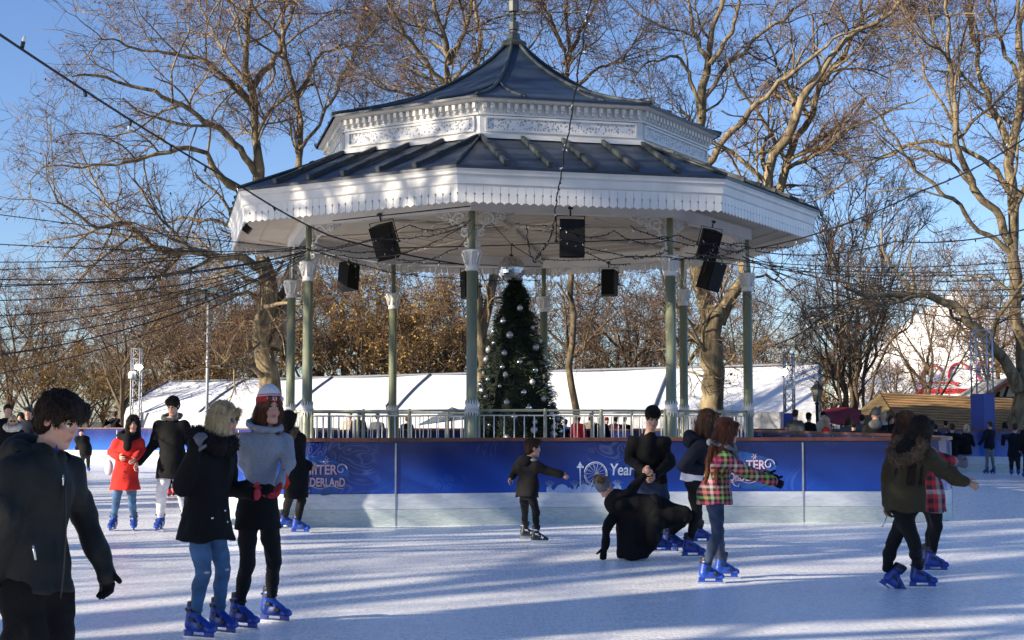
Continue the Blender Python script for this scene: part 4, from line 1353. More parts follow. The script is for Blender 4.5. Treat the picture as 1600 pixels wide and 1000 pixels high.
class Field:
    """signed distance on a rectilinear grid; fine[] boxes get the finer step"""
    def __init__(s, lo, hi, step, fine=()):
        s.ax = []
        for i in range(3):
            ivs = [(lo[i], hi[i], step)] + [(max(lo[i], f[0][i]), min(hi[i], f[1][i]), f[2]) for f in fine]
            pts = sorted({p for iv in ivs for p in iv[:2]})
            a = []
            for p, q in zip(pts[:-1], pts[1:]):
                m_ = (p + q) / 2
                st = min([iv[2] for iv in ivs if iv[0] <= m_ <= iv[1]] or [step])
                n = max(1, int(round((q - p) / st)))
                a += list(np.linspace(p, q, n, endpoint=False))
            a.append(pts[-1]); s.ax.append(np.array(a))
        s.D = np.full([len(a) for a in s.ax], 1e3, np.float32)

    def sl(s, lo, hi):
        r = []
        for i in range(3):
            a = max(0, np.searchsorted(s.ax[i], lo[i]) - 1); b = min(len(s.ax[i]), np.searchsorted(s.ax[i], hi[i]) + 1)
            if b - a < 1: return None
            r.append(slice(a, b))
        return tuple(r)

    def grid(s, r):
        return s.ax[0][r[0]][:, None, None].astype(np.float32), s.ax[1][r[1]][None, :, None].astype(np.float32), s.ax[2][r[2]][None, None, :].astype(np.float32)

    def put(s, r, d, k, op):
        D = s.D[r]
        if op == 'u':
            if k > 0:
                h = np.clip(.5 + .5 * (D - d) / k, 0, 1)
                s.D[r] = np.where(np.abs(D - d) < k, D * (1 - h) + d * h - k * h * (1 - h), np.minimum(D, d))
            else: s.D[r] = np.minimum(D, d)
        else:       # subtract
            if k > 0:
                h = np.clip(.5 - .5 * (D + d) / k, 0, 1)
                s.D[r] = D * (1 - h) - d * h + k * h * (1 - h)
            else: s.D[r] = np.maximum(D, -d)

    def cap(s, a, b, ra, rb, k=.02, op='u', flat=None, q=1.):
        """tapered capsule; flat: unit axis along which it is thinner by 1/q"""
        a = np.asarray(a, float); b = np.asarray(b, float); m = max(ra, rb) + k + .05
        r = s.sl(np.minimum(a, b) - m, np.maximum(a, b) + m)
        if r is None: return
        X, Y, Z = s.grid(r); ab = b - a; L = ab @ ab + 1e-12
        px, py, pz = X - a[0], Y - a[1], Z - a[2]
        h = np.clip((px * ab[0] + py * ab[1] + pz * ab[2]) / L, 0, 1)
        vx, vy, vz = px - h * ab[0], py - h * ab[1], pz - h * ab[2]
        if flat is not None:
            f = (vx * flat[0] + vy * flat[1] + vz * flat[2]) * (q - 1)
            vx, vy, vz = vx + f * flat[0], vy + f * flat[1], vz + f * flat[2]
        s.put(r, np.sqrt(vx * vx + vy * vy + vz * vz) - (ra + (rb - ra) * h), k, op)

    def ell(s, c, rad, B=None, k=.02, op='u'):
        c = np.asarray(c, float); rad = np.asarray(rad, float); m = rad.max() + k + .05
        r = s.sl(c - m, c + m)
        if r is None: return
        X, Y, Z = s.grid(r); px, py, pz = X - c[0], Y - c[1], Z - c[2]
        if B is None: B = np.eye(3)
        k0 = 0; k1 = 0
        for i in range(3):
            w = px * B[i][0] + py * B[i][1] + pz * B[i][2]
            k0 = k0 + (w / rad[i]) ** 2; k1 = k1 + (w / rad[i] ** 2) ** 2
        k0 = np.sqrt(k0); k1 = np.sqrt(k1) + 1e-6
        s.put(r, k0 * (k0 - 1) / k1, k, op)

    def cut(s, p, n):
        """keep the side n points away from"""
        r = (slice(None),) * 3; X, Y, Z = s.grid(r)
        s.D = np.maximum(s.D, ((X - p[0]) * n[0] + (Y - p[1]) * n[1] + (Z - p[2]) * n[2]).astype(np.float32))

    def ripple(s, amp, fr, seed=0, zs=1.):
        g = np.random.default_rng(seed); r = (slice(None),) * 3; X, Y, Z = s.grid(r); t = 0
        for i in range(4):
            a = g.normal(0, 1, 3) * fr; a[2] *= zs; b = g.normal(0, 1, 3) * fr * .6; p, q = g.random(2) * 6
            t = t + np.sin(a[0] * X + a[1] * Y + a[2] * Z + p + 1.6 * np.sin(b[0] * X + b[1] * Y + b[2] * Z + q))
        s.D = (s.D + amp * .5 * np.clip(t, -2.6, .8)).astype(np.float32)

    def mesh(s):
        D = s.D; ax = s.ax
        S = D < 0
        n = S[:-1, :-1, :-1].astype(np.int8)
        tot = sum(S[i:S.shape[0] - 1 + i, j:S.shape[1] - 1 + j, k:S.shape[2] - 1 + k].astype(np.int8) for i in (0, 1) for j in (0, 1) for k in (0, 1))
        act = (tot > 0) & (tot < 8)
        I = np.argwhere(act)
        if len(I) == 0: return np.zeros((0, 3)), np.zeros((0, 4), int)
        idx = np.full(act.shape, -1, np.int64); idx[tuple(I.T)] = np.arange(len(I))
        acc = np.zeros((len(I), 3)); cnt = np.zeros(len(I))
        for a in range(3):
            o = [q for q in range(3) if q != a]
            for u in (0, 1):
                for v in (0, 1):
                    c0 = np.zeros(3, int); c0[o[0]] = u; c0[o[1]] = v; c1 = c0.copy(); c1[a] = 1
                    i0, i1 = I + c0, I + c1
                    d0, d1 = D[tuple(i0.T)], D[tuple(i1.T)]
                    m_ = (d0 < 0) != (d1 < 0); t = np.where(m_, np.clip(d0 / np.where(np.abs(d0 - d1) < 1e-9, 1, d0 - d1), 0.02, .98), 0)
                    for q in range(3):
                        p0 = ax[q][i0[:, q]]; p1 = ax[q][i1[:, q]]
                        acc[:, q] += m_ * (p0 + (p1 - p0) * t)
                    cnt += m_
        V = acc / cnt[:, None]
        F = []
        for a in range(3):
            o = [q for q in range(3) if q != a]
            s0 = [slice(None)] * 3; s1 = [slice(None)] * 3
            s0[a] = slice(0, -1); s1[a] = slice(1, None)
            for q in o: s0[q] = slice(1, -1); s1[q] = slice(1, -1)
            A, B_ = S[tuple(s0)], S[tuple(s1)]
            for flip in (0, 1):
                E_ = np.argwhere((A & ~B_) if not flip else (~A & B_))
                if len(E_) == 0: continue
                for q in o: E_[:, q] += 1
                def ci(du, dv):
                    c = E_.copy(); c[:, o[0]] -= du; c[:, o[1]] -= dv; return idx[tuple(c.T)]
                qd = np.stack([ci(0, 0), ci(1, 0), ci(1, 1), ci(0, 1)], 1)
                if bool(flip) ^ (a == 1): qd = qd[:, ::-1]
                F.append(qd)
        F = np.concatenate(F); F = F[(F >= 0).all(1)]
        return V, F


def fmat(name, col, rough=.9, bump=.25, bscale=90, var=.15, scale=10, **k):
    return mat(name, col, rough, bump=bump, bscale=bscale, var=var, scale=scale, **k)


# skin with a per-vertex tint (lips, cheeks)
def skin_mat(name, col):
    m = mat(name, col, .5, var=.05, scale=14, bump=.06, bscale=120)
    nt, b = nodes_of(m)
    b.inputs['Subsurface Weight'].default_value = .12
    b.inputs['Subsurface Radius'].default_value = (.012, .005, .003)
    b.inputs['Subsurface Scale'].default_value = 1
    at_ = nt.nodes.new('ShaderNodeAttribute'); at_.attribute_name = 'tint'
    mx = nt.nodes.new('ShaderNodeMix'); mx.data_type = 'RGBA'; mx.blend_type = 'MULTIPLY'; mx.inputs[0].default_value = 1
    src = b.inputs['Base Color'].links[0].from_socket
    nt.links.new(src, mx.inputs[6]); nt.links.new(at_.outputs[0], mx.inputs[7]); nt.links.new(mx.outputs[2], b.inputs['Base Color'])
    return m


SK = {'fair': skin_mat('skin_fair', (.55, .30, .21)), 'pale': skin_mat('skin_pale', (.54, .31, .22)), 'tan': skin_mat('skin_tan', (.46, .25, .16))}
M_black = fmat('black_wool', (.0045, .0045, .0055), spec=.25); M_black2 = fmat('black_jersey', (.004, .004, .005), .8, spec=.3)
M_char = fmat('charcoal_softshell', (.0075, .0085, .008), .7, .15, 60, spec=.35)
M_navy = fmat('navy_cloth', (.006, .008, .018), spec=.3); M_denim = fmat('denim', (.045, .11, .22), .85, .3, 120, .35, 7)
M_denim_d = fmat('dark_denim', (.018, .035, .085), .85, .3, 120, .3, 7)
M_redc = fmat('red_wool', (.55, .018, .012)); M_whitec = fmat('white_cotton', (.62, .62, .66), .8)
M_greyk = fmat('grey_knit', (.24, .26, .31), .95, .3, 140, .12, 70); M_greyc = fmat('grey_wool', (.08, .085, .085))
M_greyc2 = fmat('grey_bobble_knit', (.11, .115, .125), .95, .6, 60)
M_olive = fmat('olive_parka', (.045, .034, .015), .8, spec=.3); M_brown = fmat('brown_leather', (.16, .08, .04), .6)
M_fur = fmat('brown_fur', (.16, .10, .06), 1, 1., 60, .6, 30); M_furw = fmat('cream_fur', (.62, .55, .45), 1, 1., 60, .3, 30); M_furb = fmat('black_fur', (.012, .011, .012), 1, 1., 60, .4, 30)
M_hatw = fmat('white_hat_knit', (.66, .62, .62), .95, .7, 60); M_redm = fmat('red_mitten', (.40, .02, .03)); M_beige = fmat('beige_cloth', (.40, .32, .24)); M_teal = fmat('teal_denim', (.04, .13, .22))
M_greyp = fmat('grey_trousers', (.17, .18, .19)); M_glovg = fmat('grey_glove', (.12, .12, .14)); M_gtan = fmat('tan_glove', (.22, .13, .07))


def hair_mat(name, c1, c2):
    m = mat(name, c1, .6, col2=c2, scale=34, stretch=(1, 1, .09), bump=1., bscale=150, spec=.25)
    return m


H_dk = hair_mat('hair_black_brown', (.004, .003, .002), (.016, .010, .006)); H_br = hair_mat('hair_brown', (.025, .011, .006), (.09, .040, .020)); H_bl = hair_mat('hair_blonde', (.36, .24, .11), (.75, .60, .36))
H_rd = hair_mat('hair_auburn', (.045, .014, .007), (.17, .055, .022)); H_dkb = hair_mat('hair_dark_brown', (.007, .004, .0025), (.035, .017, .009)); H_gr = hair_mat('hair_grey', (.2, .19, .18), (.4, .38, .36))
M_eye = mat('eye_white', (.7, .68, .66), .25); M_iris = mat('iris', (.02, .012, .008), .15); M_brow = mat('brow', (.02, .011, .007), .9); M_lens = mat('dark_lens', (.006, .006, .008), .08)


def plaid(name, cols, freq, bg=(.02, .02, .02)):
    """woven check from crossing bands, fixed to the cloth's own space"""
    m = bpy.data.materials.new(name); m.use_nodes = True; nt, b = nodes_of(m)
    b.inputs['Roughness'].default_value = .85
    tc = nt.nodes.new('ShaderNodeTexCoord'); sx = nt.nodes.new('ShaderNodeSeparateXYZ'); nt.links.new(tc.outputs['Object'], sx.inputs[0])
    ad = nt.nodes.new('ShaderNodeMath'); ad.operation = 'MULTIPLY_ADD'; nt.links.new(sx.outputs[1], ad.inputs[0]); ad.inputs[1].default_value = .25; nt.links.new(sx.outputs[0], ad.inputs[2])

    def band(src, f, ph):
        m1 = nt.nodes.new('ShaderNodeMath'); m1.operation = 'MULTIPLY_ADD'; nt.links.new(src, m1.inputs[0]); m1.inputs[1].default_value = f; m1.inputs[2].default_value = ph
        m2 = nt.nodes.new('ShaderNodeMath'); m2.operation = 'FRACT'; nt.links.new(m1.outputs[0], m2.inputs[0])
        r = nt.nodes.new('ShaderNodeValToRGB'); r.color_ramp.interpolation = 'CONSTANT'
        e = r.color_ramp.elements; n = len(cols)
        e[0].color = (*cols[0], 1); e[0].position = 0; e[1].color = (*cols[1], 1); e[1].position = 1 / n
        for i in range(2, n):
            q = e.new(i / n); q.color = (*cols[i], 1)
        nt.links.new(m2.outputs[0], r.inputs[0]); return r.outputs[0]
    a, c = band(sx.outputs[2], freq, .1), band(ad.outputs[0], freq, .3)
    mx = nt.nodes.new('ShaderNodeMix'); mx.data_type = 'RGBA'; mx.inputs[0].default_value = .5; nt.links.new(a, mx.inputs[6]); nt.links.new(c, mx.inputs[7])
    nt.links.new(mx.outputs[2], b.inputs['Base Color'])
    return m


M_plaid = plaid('bright_check', [(.50, .05, .12), (.01, .01, .01), (.20, .38, .09), (.01, .01, .012), (.46, .14, .10), (.02, .015, .02), (.42, .33, .32), (.05, .01, .03)], 5.2)
M_plaidr = plaid('red_check', [(.45, .02, .03), (.02, .01, .012), (.5, .03, .04), (.4, .35, .35), (.03, .01, .02)], 4.5)
# two-tone child's jacket
M_kid = fmat('child_jacket', (.008, .007, .008), spec=.3)

# ---- rental skate: boot (> cuff, strap, blade) pointing along +Y, ice level at z = 0
def make_skate(mb_, mc, ms, mblade, mrun):
    B = (np.array([-.09, -.14, .02]), np.array([.09, .24, .36]))
    f = Field(B[0], B[1], .010)
    f.cap((0, -.045, .13), (0, -.02, .26), .055, .060, 0); f.cap((0, -.05, .10), (0, .05, .10), .045, .048, .03)
    f.cap((0, .03, .095), (0, .15, .082), .046, .040, .03); f.cap((0, .0, .17), (0, .09, .115), .042, .040, .03)
    f.cap((-.02, .16, .078), (.02, .16, .078), .03, .03, .02)
    f.cut((0, 0, .275), (0, -.1, 1)); f.cut((0, 0, .06), (0, 0, -1))
    V, Q = f.mesh(); boot = fastmesh('skate', V, Q, mb_)
    f = Field(B[0], B[1], .011)
    f.cap((0, -.045, .20), (0, -.02, .30), .045, .060, 0); f.cap((0, .035, .24), (0, .05, .30), .018, .015, .02); f.cut((0, 0, .315), (0, -.15, 1))
    V, Q = f.mesh(); fastmesh('cuff', V, Q, mc, None, boot)
    for (y, z, rx, ry, ti) in ((-.025, .235, .068, .068, .15), (-.005, .165, .060, .075, .5), (.085, .112, .055, .05, 1.25)):
        m = MB(); q = np.linspace(0, 2 * PI, 19); ct, st = math.cos(ti), math.sin(ti)
        m.tube([(rx * math.cos(x), y + ry * math.sin(x) * ct, z - ry * math.sin(x) * st * (1 if ti < 1 else .9)) for x in q], .0075, 4, caps=False)
        m.box((rx * .95, y, z), (.02, .045, .022)); m.build('strap', ms, boot)
    m = MB()
    m.box((0, -.07, .045), (.030, .07, .05)); m.box((0, .13, .045), (.030, .08, .05)); m.box((0, .03, .026), (.022, .29, .012)); m.box((0, .03, .066), (.055, .27, .012))
    m.build('blade_holder', mblade, boot)
    m = MB(); m.add([(-.002, -.12, .002), (-.002, .20, .004), (-.002, .215, .022), (-.002, -.13, .020), (.002, -.12, .002), (.002, .20, .004), (.002, .215, .022), (.002, -.13, .020)], [(0, 1, 2, 3), (7, 6, 5, 4), (0, 4, 5, 1), (1, 5, 6, 2), (2, 6, 7, 3), (3, 7, 4, 0)])
    m.build('blade', mrun, boot)
    return boot


m_sblue = mat('skate_blue', (.008, .045, .30), .35, var=.1); m_sblk = mat('skate_black', (.010, .010, .011), .5); m_run = mat('steel', (.6, .62, .65), .25, .9)
SKATES = {'blue': make_skate(m_sblue, m_sblk, m_sblk, m_sblue, m_run), 'black': make_skate(m_sblk, m_sblk, MATS['print_white'], m_run, m_run), 'red': make_skate(MATS['red_print'], m_sblk, m_sblk, m_sblk, m_run)}
SKATE_USED = set()


def ik(a, b, l1, l2, pole):
    a, b = np.asarray(a, float), np.asarray(b, float); d = b - a; L = np.linalg.norm(d)
    if L >= (l1 + l2) * .995: return a + d * l1 / (l1 + l2)
    x = (l1 * l1 - l2 * l2 + L * L) / (2 * L); h = math.sqrt(max(0, l1 * l1 - x * x)); u = d / L
    p = np.asarray(pole, float); p = p - u * (p @ u); return a + u * x + unit(p) * h


def person(label, Y, head, neck, pelvis, hands=None, feet=None, yaw=0, hyaw=None, hpitch=5, s=1., hs=None, skin='fair', hair=('short', H_dk),
           coat=None, jumper=None, legs=None, skate='blue', elbows=(None, None), knees=None, gloves=None, fyaw=None, dh=0, dn=0, group=None, hat=None, extras=(), res=None, roll=0, handdir=(None, None), eyes=True, frow=None, kneepole=None, mouth=0.):
    """joints are given where they stand in the scene, measured from the photograph"""
    far = Y > 22
    res = res or (.010 if Y < 7 else .011 if Y < 14 else .014 if Y < 22 else .028)
    hs = (hs or s) * .94
    yw = math.radians(yaw); F = np.array([math.sin(yw), -math.cos(yw), 0.]); Ls = np.array([math.cos(yw), math.sin(yw), 0.])
    hy = math.radians(yaw if hyaw is None else hyaw); Fh0 = np.array([math.sin(hy), -math.cos(hy), 0.]); Lh = np.array([math.cos(hy), math.sin(hy), 0.])
    hp = math.radians(hpitch); Fh = Fh0 * math.cos(hp) - UP * math.sin(hp); Uh = UP * math.cos(hp) + Fh0 * math.sin(hp)
    if roll: 
        a = math.radians(roll); Lh, Uh = Lh * math.cos(a) + Uh * math.sin(a), Uh * math.cos(a) - Lh * math.sin(a)
    Hc = at(head[0], head[1], Y + dh); N = at(neck[0], neck[1], Y + dn); Pv = at(pelvis[0], pelvis[1], Y)
    axis = unit(N - Pv)
    shs = [N + Ls * .158 * s - UP * .035 * s, N - Ls * .158 * s - UP * .035 * s]
    hips = [Pv + Ls * .075 * s - UP * .04 * s, Pv - Ls * .075 * s - UP * .04 * s]
    # feet
    ft = []
    if feet:
        for q in feet:
            g = ground(q[0], q[1]) if len(q) == 2 else at(q[0], q[1], q[2])
            ft.append(g)
    else:
        ft = [np.array([h[0], h[1], 0.]) for h in hips]
    ank = [g + UP * .17 * s for g in ft]
    tl, shl = .43 * s, .41 * s
    fit = [min(1., np.linalg.norm(ank[i] - hips[i]) * 1.012 / (tl + shl)) if not knees else 1. for i in (0, 1)]
    kn = [ik(hips[i], ank[i], tl * fit[i], shl * fit[i], (kneepole[i] if kneepole and kneepole[i] is not None else F + UP * .1)) for i in (0, 1)]
    if knees:
        for i in (0, 1):
            if knees[i] is not None: kn[i] = at(*knees[i])
    # hands
    wr, el = [], []
    for i in (0, 1):
        sg = 1 if i == 0 else -1
        if hands and hands[i] is not None:
            h = hands[i]; w = at(h[0], h[1], Y + (h[2] if len(h) > 2 else 0))
        else:
            w = shs[i] + Ls * sg * .09 * s + F * .06 - UP * .54 * s
        v = w - shs[i]; L = np.linalg.norm(v); mxl = .60 * s
        if L > mxl: w = shs[i] + v / L * mxl
        e = at(elbows[i][0], elbows[i][1], Y + (elbows[i][2] if len(elbows[i]) > 2 else 0)) if elbows[i] is not None else ik(shs[i], w, .30 * s, .27 * s, -F * .7 + Ls * sg * .5 - UP * .5)
        wr.append(w); el.append(e)
    origin = np.array([Pv[0], Pv[1], 0.])
    if not far and feet: origin = np.array([(ft[0][0] + ft[1][0]) / 2, (ft[0][1] + ft[1][1]) / 2, 0.])
    allp = np.array([Hc, N, Pv, *shs, *hips, *ank, *kn, *wr, *el])
    lo, hi = allp.min(0) - .24, allp.max(0) + .26
    B3 = np.array([Lh, Fh, Uh])
    H = lambda l, f, u: Hc + (Lh * l + Fh * f + Uh * u) * hs

    # ---------- body (one continuous skin surface)
    hres = .0045 if Y < 7 else .006 if Y < 11 else .009 if not far else .018
    fine = [(Hc - .15 * hs, Hc + .16 * hs, hres)]
    gloves = gloves or (None, None)
    for i, w in enumerate(wr):
        if gloves[i] is None: fine.append((w - .12, w + .12, max(hres, .006) if not far else .02))
    f = Field(lo, hi, max(.022, res), fine)
    f.cap(Pv + axis * .02, N - axis * .16 * s, .095 * s, .108 * s, .03, flat=F, q=1.4)
    f.cap(shs[0] - UP * .02, shs[1] - UP * .02, .034 * s, .034 * s, .04)
    for i in (0, 1):
        f.cap(hips[i], kn[i], .050 * s, .032 * s, .02); f.cap(kn[i], ank[i], .032 * s, .022 * s, .01)
        f.cap(shs[i], el[i], .034 * s, .028 * s, .02); f.cap(el[i], wr[i], .028 * s, .021 * s, .015)
    hb = Hc - Uh * .075 * hs - Fh * .02 * hs
    f.cap(N - axis * .02, hb, .056 * s, .050 * hs, .03)
    k_ = .018 * hs
    f.ell(H(0, -.012, .035), np.array((.074, .094, .084)) * hs, B3, .02)
    f.ell(H(0, .030, -.040), np.array((.056, .060, .076)) * hs, B3, .03 * hs)
    f.ell(H(0, .062, -.098), np.array((.024, .022, .018)) * hs, B3, .025 * hs)
    f.cap(H(-.036, .074, .028), H(.036, .074, .028), .010 * hs, .010 * hs, .016 * hs)
    for sg in (-1, 1):
        f.ell(H(sg * .036, .062, -.030), np.array((.022, .020, .022)) * hs, B3, k_)
        if not far: f.ell(H(sg * .030, .098, .008), np.array((.016, .016, .011)) * hs, B3, .012 * hs, 'sub')
        f.cap(H(sg * .045, .02, -.075), H(sg * .018, .062, -.102), .020 * hs, .018 * hs, .022 * hs)
        f.ell(H(sg * .076, -.008, -.006), np.array((.010, .019, .031)) * hs, B3, .006)
        if not far: f.ell(H(sg * .011, .095, -.030), np.array((.007, .008, .006)) * hs, B3, .006 * hs)
    f.cap(H(0, .086, .012), H(0, .104, -.024), .0075 * hs, .0100 * hs, .010 * hs)
    if not far:
        f.cap(H(-.020, .084, -.0560), H(.020, .084, -.0560), .0065 * hs, .0065 * hs, .005); f.cap(H(-.008, .0885, -.0555), H(.008, .0885, -.0555), .0065 * hs, .0065 * hs, .005)
        f.cap(H(-.015, .083, -.0690), H(.015, .083, -.0690), .0075 * hs, .0075 * hs, .006)
        if mouth: f.cap(H(-.016, .096, -.062), H(.016, .096, -.062), .004 * hs * mouth, .004 * hs * mouth, .003, 'sub')
    # hands
    hd_ = []
    for i in (0, 1):
        d = unit(wr[i] - el[i]) if handdir[i] is None else unit(np.array(handdir[i], float))
        sg = 1 if i == 0 else -1
        inw = -Ls * sg
        pn_ = unit(inw - d * (inw @ d))         # palm faces the body
        th = np.cross(pn_, d); 
        if th @ F < 0: th = -th                  # thumb side forwards
        hd_.append((d, pn_, th))
        c = wr[i] + d * .045 * s
        if gloves[i]: continue
        f.cap(wr[i] + d * .01, wr[i] + d * .075 * s, .026 * s, .034 * s, .012, flat=pn_, q=1.9)
        rr = .0085 * s
        for j, (off, ln, cu) in enumerate(((.030, .070, .5), (.010, .078, .55), (-.010, .072, .65), (-.029, .056, .75))):
            b0 = wr[i] + (d * .080 + th * off) * s
            b1 = b0 + unit(d * math.cos(cu * .6) + pn_ * math.sin(cu * .6) + th * off * 3) * ln * .42 * s
            b2 = b1 + unit(d * math.cos(cu * 1.5) + pn_ * math.sin(cu * 1.5)) * ln * .33 * s
            b3 = b2 + unit(d * math.cos(cu * 2.2) + pn_ * math.sin(cu * 2.2)) * ln * .25 * s
            f.cap(b0, b1, rr * 1.05, rr, .004); f.cap(b1, b2, rr, rr * .95, .003); f.cap(b2, b3, rr * .95, rr * .8, .003)
        t0 = wr[i] + (d * .025 + th * .028) * s; t1 = t0 + unit(d * .7 + th * .65 + pn_ * .2) * .040 * s; t2 = t1 + unit(d * .9 + th * .25 + pn_ * .35) * .032 * s
        f.cap(t0, t1, .013 * s, .011 * s, .008); f.cap(t1, t2, .011 * s, .0085 * s, .003)
    V, Q = f.mesh()
    # tint: lips and cheeks
    lv = (V - Hc) / hs; hl = np.c_[lv @ Lh, lv @ Fh, lv @ Uh]
    col = np.ones((len(V), 4))
    lip = np.exp(-(((hl[:, 0]) / .021) ** 4 + ((hl[:, 2] + .062) / .0135) ** 4)) * (hl[:, 1] > .07) * (hl[:, 1] < .105)
    chk = sum(np.exp(-(((hl[:, 0] - q) / .02) ** 2 + ((hl[:, 2] + .03) / .02) ** 2)) for q in (-.04, .04)) * (hl[:, 1] > .04)
    nose = np.exp(-((hl[:, 0] / .012) ** 2 + ((hl[:, 2] + .026) / .012) ** 2)) * (hl[:, 1] > .08)
    ear = (np.abs(hl[:, 0]) > .070) * (np.abs(hl[:, 2]) < .04)
    for c_, w_ in (((.75, .38, .42), lip), ((1.0, .74, .72), np.clip(chk, 0, 1) * .7 + nose * .5 + ear * .5)):
        col[:, :3] *= 1 - w_[:, None] * (1 - np.array(c_))
    me_mat = SK[skin]
    body = fastmesh('person', V - origin, Q, me_mat, cols=col)
    body.location = origin
    tag(body, label, 'person', group)

    def child(name, fld, m, parent=body):
        V, Q = fld.mesh()
        if len(V) == 0: return None
        o = fastmesh(name, V - origin, Q, m, None, parent)
        st = hair[0] if hair else ''
        if name in ('hair', 'fur_trim', 'pompom') and Y < 20:
            g = np.random.default_rng(len(V)); nn = np.zeros_like(V); fn = np.cross(V[Q[:, 2]] - V[Q[:, 0]], V[Q[:, 3]] - V[Q[:, 1]])
            for c_ in range(4): np.add.at(nn, Q[:, c_], fn)
            nn /= np.linalg.norm(nn, axis=1)[:, None] + 1e-9
            if name == 'hair': nn *= np.sign(((V - Hc) * nn).sum(1).mean())
            elif ((V - V.mean(0)) * nn).sum(1).mean() < 0: nn = -nn
            M_ = int({'hair': 5200, 'fur_trim': 5200, 'pompom': 900}[name] * (1 if Y < 14 else .6))
            pool = np.arange(len(V))
            if name == 'hair' and hat: pool = pool[((V - Hc) @ Uh) < .015 * hs]
            k_ = pool[g.integers(0, len(pool), M_)]; p = V[k_]; n_ = nn[k_]; jit = g.normal(0, 1, (M_, 3))
            if name == 'hair':
                rel = (p - Hc) @ Uh; dn_ = -Uh[None] * np.where(rel[:, None] > .05 * hs, .5, 1.) + ((p - Hc) * 2.2) * np.where(rel[:, None] > .03 * hs, 1, 0) + jit * .22
                dn_ -= (dn_ * n_).sum(1)[:, None] * n_; dn_ /= np.linalg.norm(dn_, axis=1)[:, None] + 1e-9; L_ = g.uniform(.02, .05, M_)[:, None] * hs; lift = .0 if st in ('short', 'mop') else .03; wd_ = (.0011, .0022)
            else:
                dn_ = n_ + jit * .45; dn_ /= np.linalg.norm(dn_, axis=1)[:, None]; L_ = g.uniform(.012, .030, M_)[:, None]; lift = 0; wd_ = (.0012, .0024)
            sd = np.cross(dn_, n_ if name == 'hair' else jit); sd /= np.linalg.norm(sd, axis=1)[:, None] + 1e-9; w_ = g.uniform(*wd_, (M_, 1))
            p0 = p + n_ * .001; p1 = p0 + dn_ * L_ * .5 + n_ * (.002 + L_ * lift); p2 = p0 + dn_ * L_ + n_ * ((.0015 + L_ * lift * .6) if lift else -.004) + jit * (.003 if lift else .001)
            if name == 'hair': p2 = p2 + n_ * (g.random((M_, 1)) ** 10) * (.004 if st in ('short', 'mop') else .012)
            VV = np.stack([p0 - sd * w_, p0 + sd * w_, p1 + sd * w_, p1 - sd * w_, p2 + sd * w_ * .3, p2 - sd * w_ * .3], 1).reshape(-1, 3); b6 = np.arange(M_) * 6
            QQ = np.concatenate([np.stack([b6, b6 + 1, b6 + 2, b6 + 3], 1), np.stack([b6 + 3, b6 + 2, b6 + 4, b6 + 5], 1)])
            st_ = fastmesh('strands', VV - origin, QQ, m, None, o, False)
            st_['kind'] = 'stuff'
        return o
    # eyes and brows
    if not far and eyes:
        for sg in (-1, 1):
            m = MB(); c = H(sg * .030, .0735, .007)
            m.sphere(c - origin, .0128 * hs, 12); m.sphere(c - origin + Fh * .0085 * hs - Uh * (.0015 * hs), .0068 * hs, 8, 1)
            m.build('eye', [M_eye, M_iris], body)
            m = MB(); m.tube([H(sg * .014, .090, .024) - origin, H(sg * .030, .089, .031) - origin, H(sg * .046, .078, .026) - origin], [.0022 * hs, .0030 * hs, .0015 * hs], 5); m.build('eyebrow', hair[1] if hair else M_brow, body)
            m = MB(); m.tube([H(sg * .016, .0825, .012) - origin, H(sg * .030, .0855, .0150) - origin, H(sg * .045, .0745, .011) - origin], [.0035 * hs, .0075 * hs if hpitch > 15 else .0055 * hs, .003 * hs], 6); m.build('eyelid', M_brow if Y > 12 else me_mat, body)
    # ---------- trousers
    if legs:
        m, wd = legs[0], legs[1]
        f = Field(np.minimum(lo, allp.min(0) - .12), np.array([hi[0], hi[1], Pv[2] + .20]), res)
        f.cap(hips[0], hips[1], .082 * s, .082 * s, .04, flat=F, q=1.05)
        f.cap(Pv + UP * .08, Pv - UP * .02, .112 * s, .115 * s, .05, flat=F, q=1.25)
        for i in (0, 1):
            mid = (hips[i] + kn[i]) / 2
            f.cap(hips[i], mid, .080 * s * wd ** .4, .076 * s * wd, .04); f.cap(mid, kn[i], .078 * s * wd, .058 * s * wd, .01)
            cf = kn[i] * .62 + ank[i] * .38 - unit(kn[i] - ank[i] + F * .01) * 0 - F * .012
            f.cap(kn[i], cf, .057 * s * wd, .057 * s * wd, .02); f.cap(cf, ank[i] + UP * .02 * s, .057 * s * wd, .040 * s * (wd ** 1.3), .015)
        if not far: f.ripple(.005 if wd < 1.1 else .010, 24, 3, .6)
        child('trousers', f, m)
        if len(legs) > 2 and legs[2] == 'rip':
            for i in (0, 1):
                m_ = MB(); fw = unit(F * .8 + np.array([0, -.6, 0]))
                c = kn[i] + fw * .052 * s; m_.sphere(c - origin, .02, 8, sc=(1.2, 1, .6)); m_.build('ripped_knee', MATS['denim_tear'] if 'denim_tear' in MATS else mat('denim_tear', (.45, .42, .42), .9), body)

    def torso_garment(name, spec):
        m = spec['m']; t = spec.get('t', .02); hem = spec.get('hem', None); fl = spec.get('flare', 1.); slv = spec.get('sleeve', 1.)
        hemz = at(0, hem, Y)[2] if hem else Pv[2] - .05
        f = Field(lo - np.array([.05, .05, .05]), hi, res)
        cw = spec.get('w', 1.)
        f.cap(Pv + axis * .06, N - axis * .15 * s, (.118 * cw) * s + t, (.138 * cw) * s + t, .03, flat=F, q=1.34)
        f.cap(Pv + axis * .06, Pv - UP * .06, .130 * cw * s + t, (.142 * cw * s + t), .05, flat=F, q=1.12)
        bot = Pv.copy(); bot[2] = hemz - .06
        if spec.get('lean') is not None: bot = bot + np.array(spec['lean'])
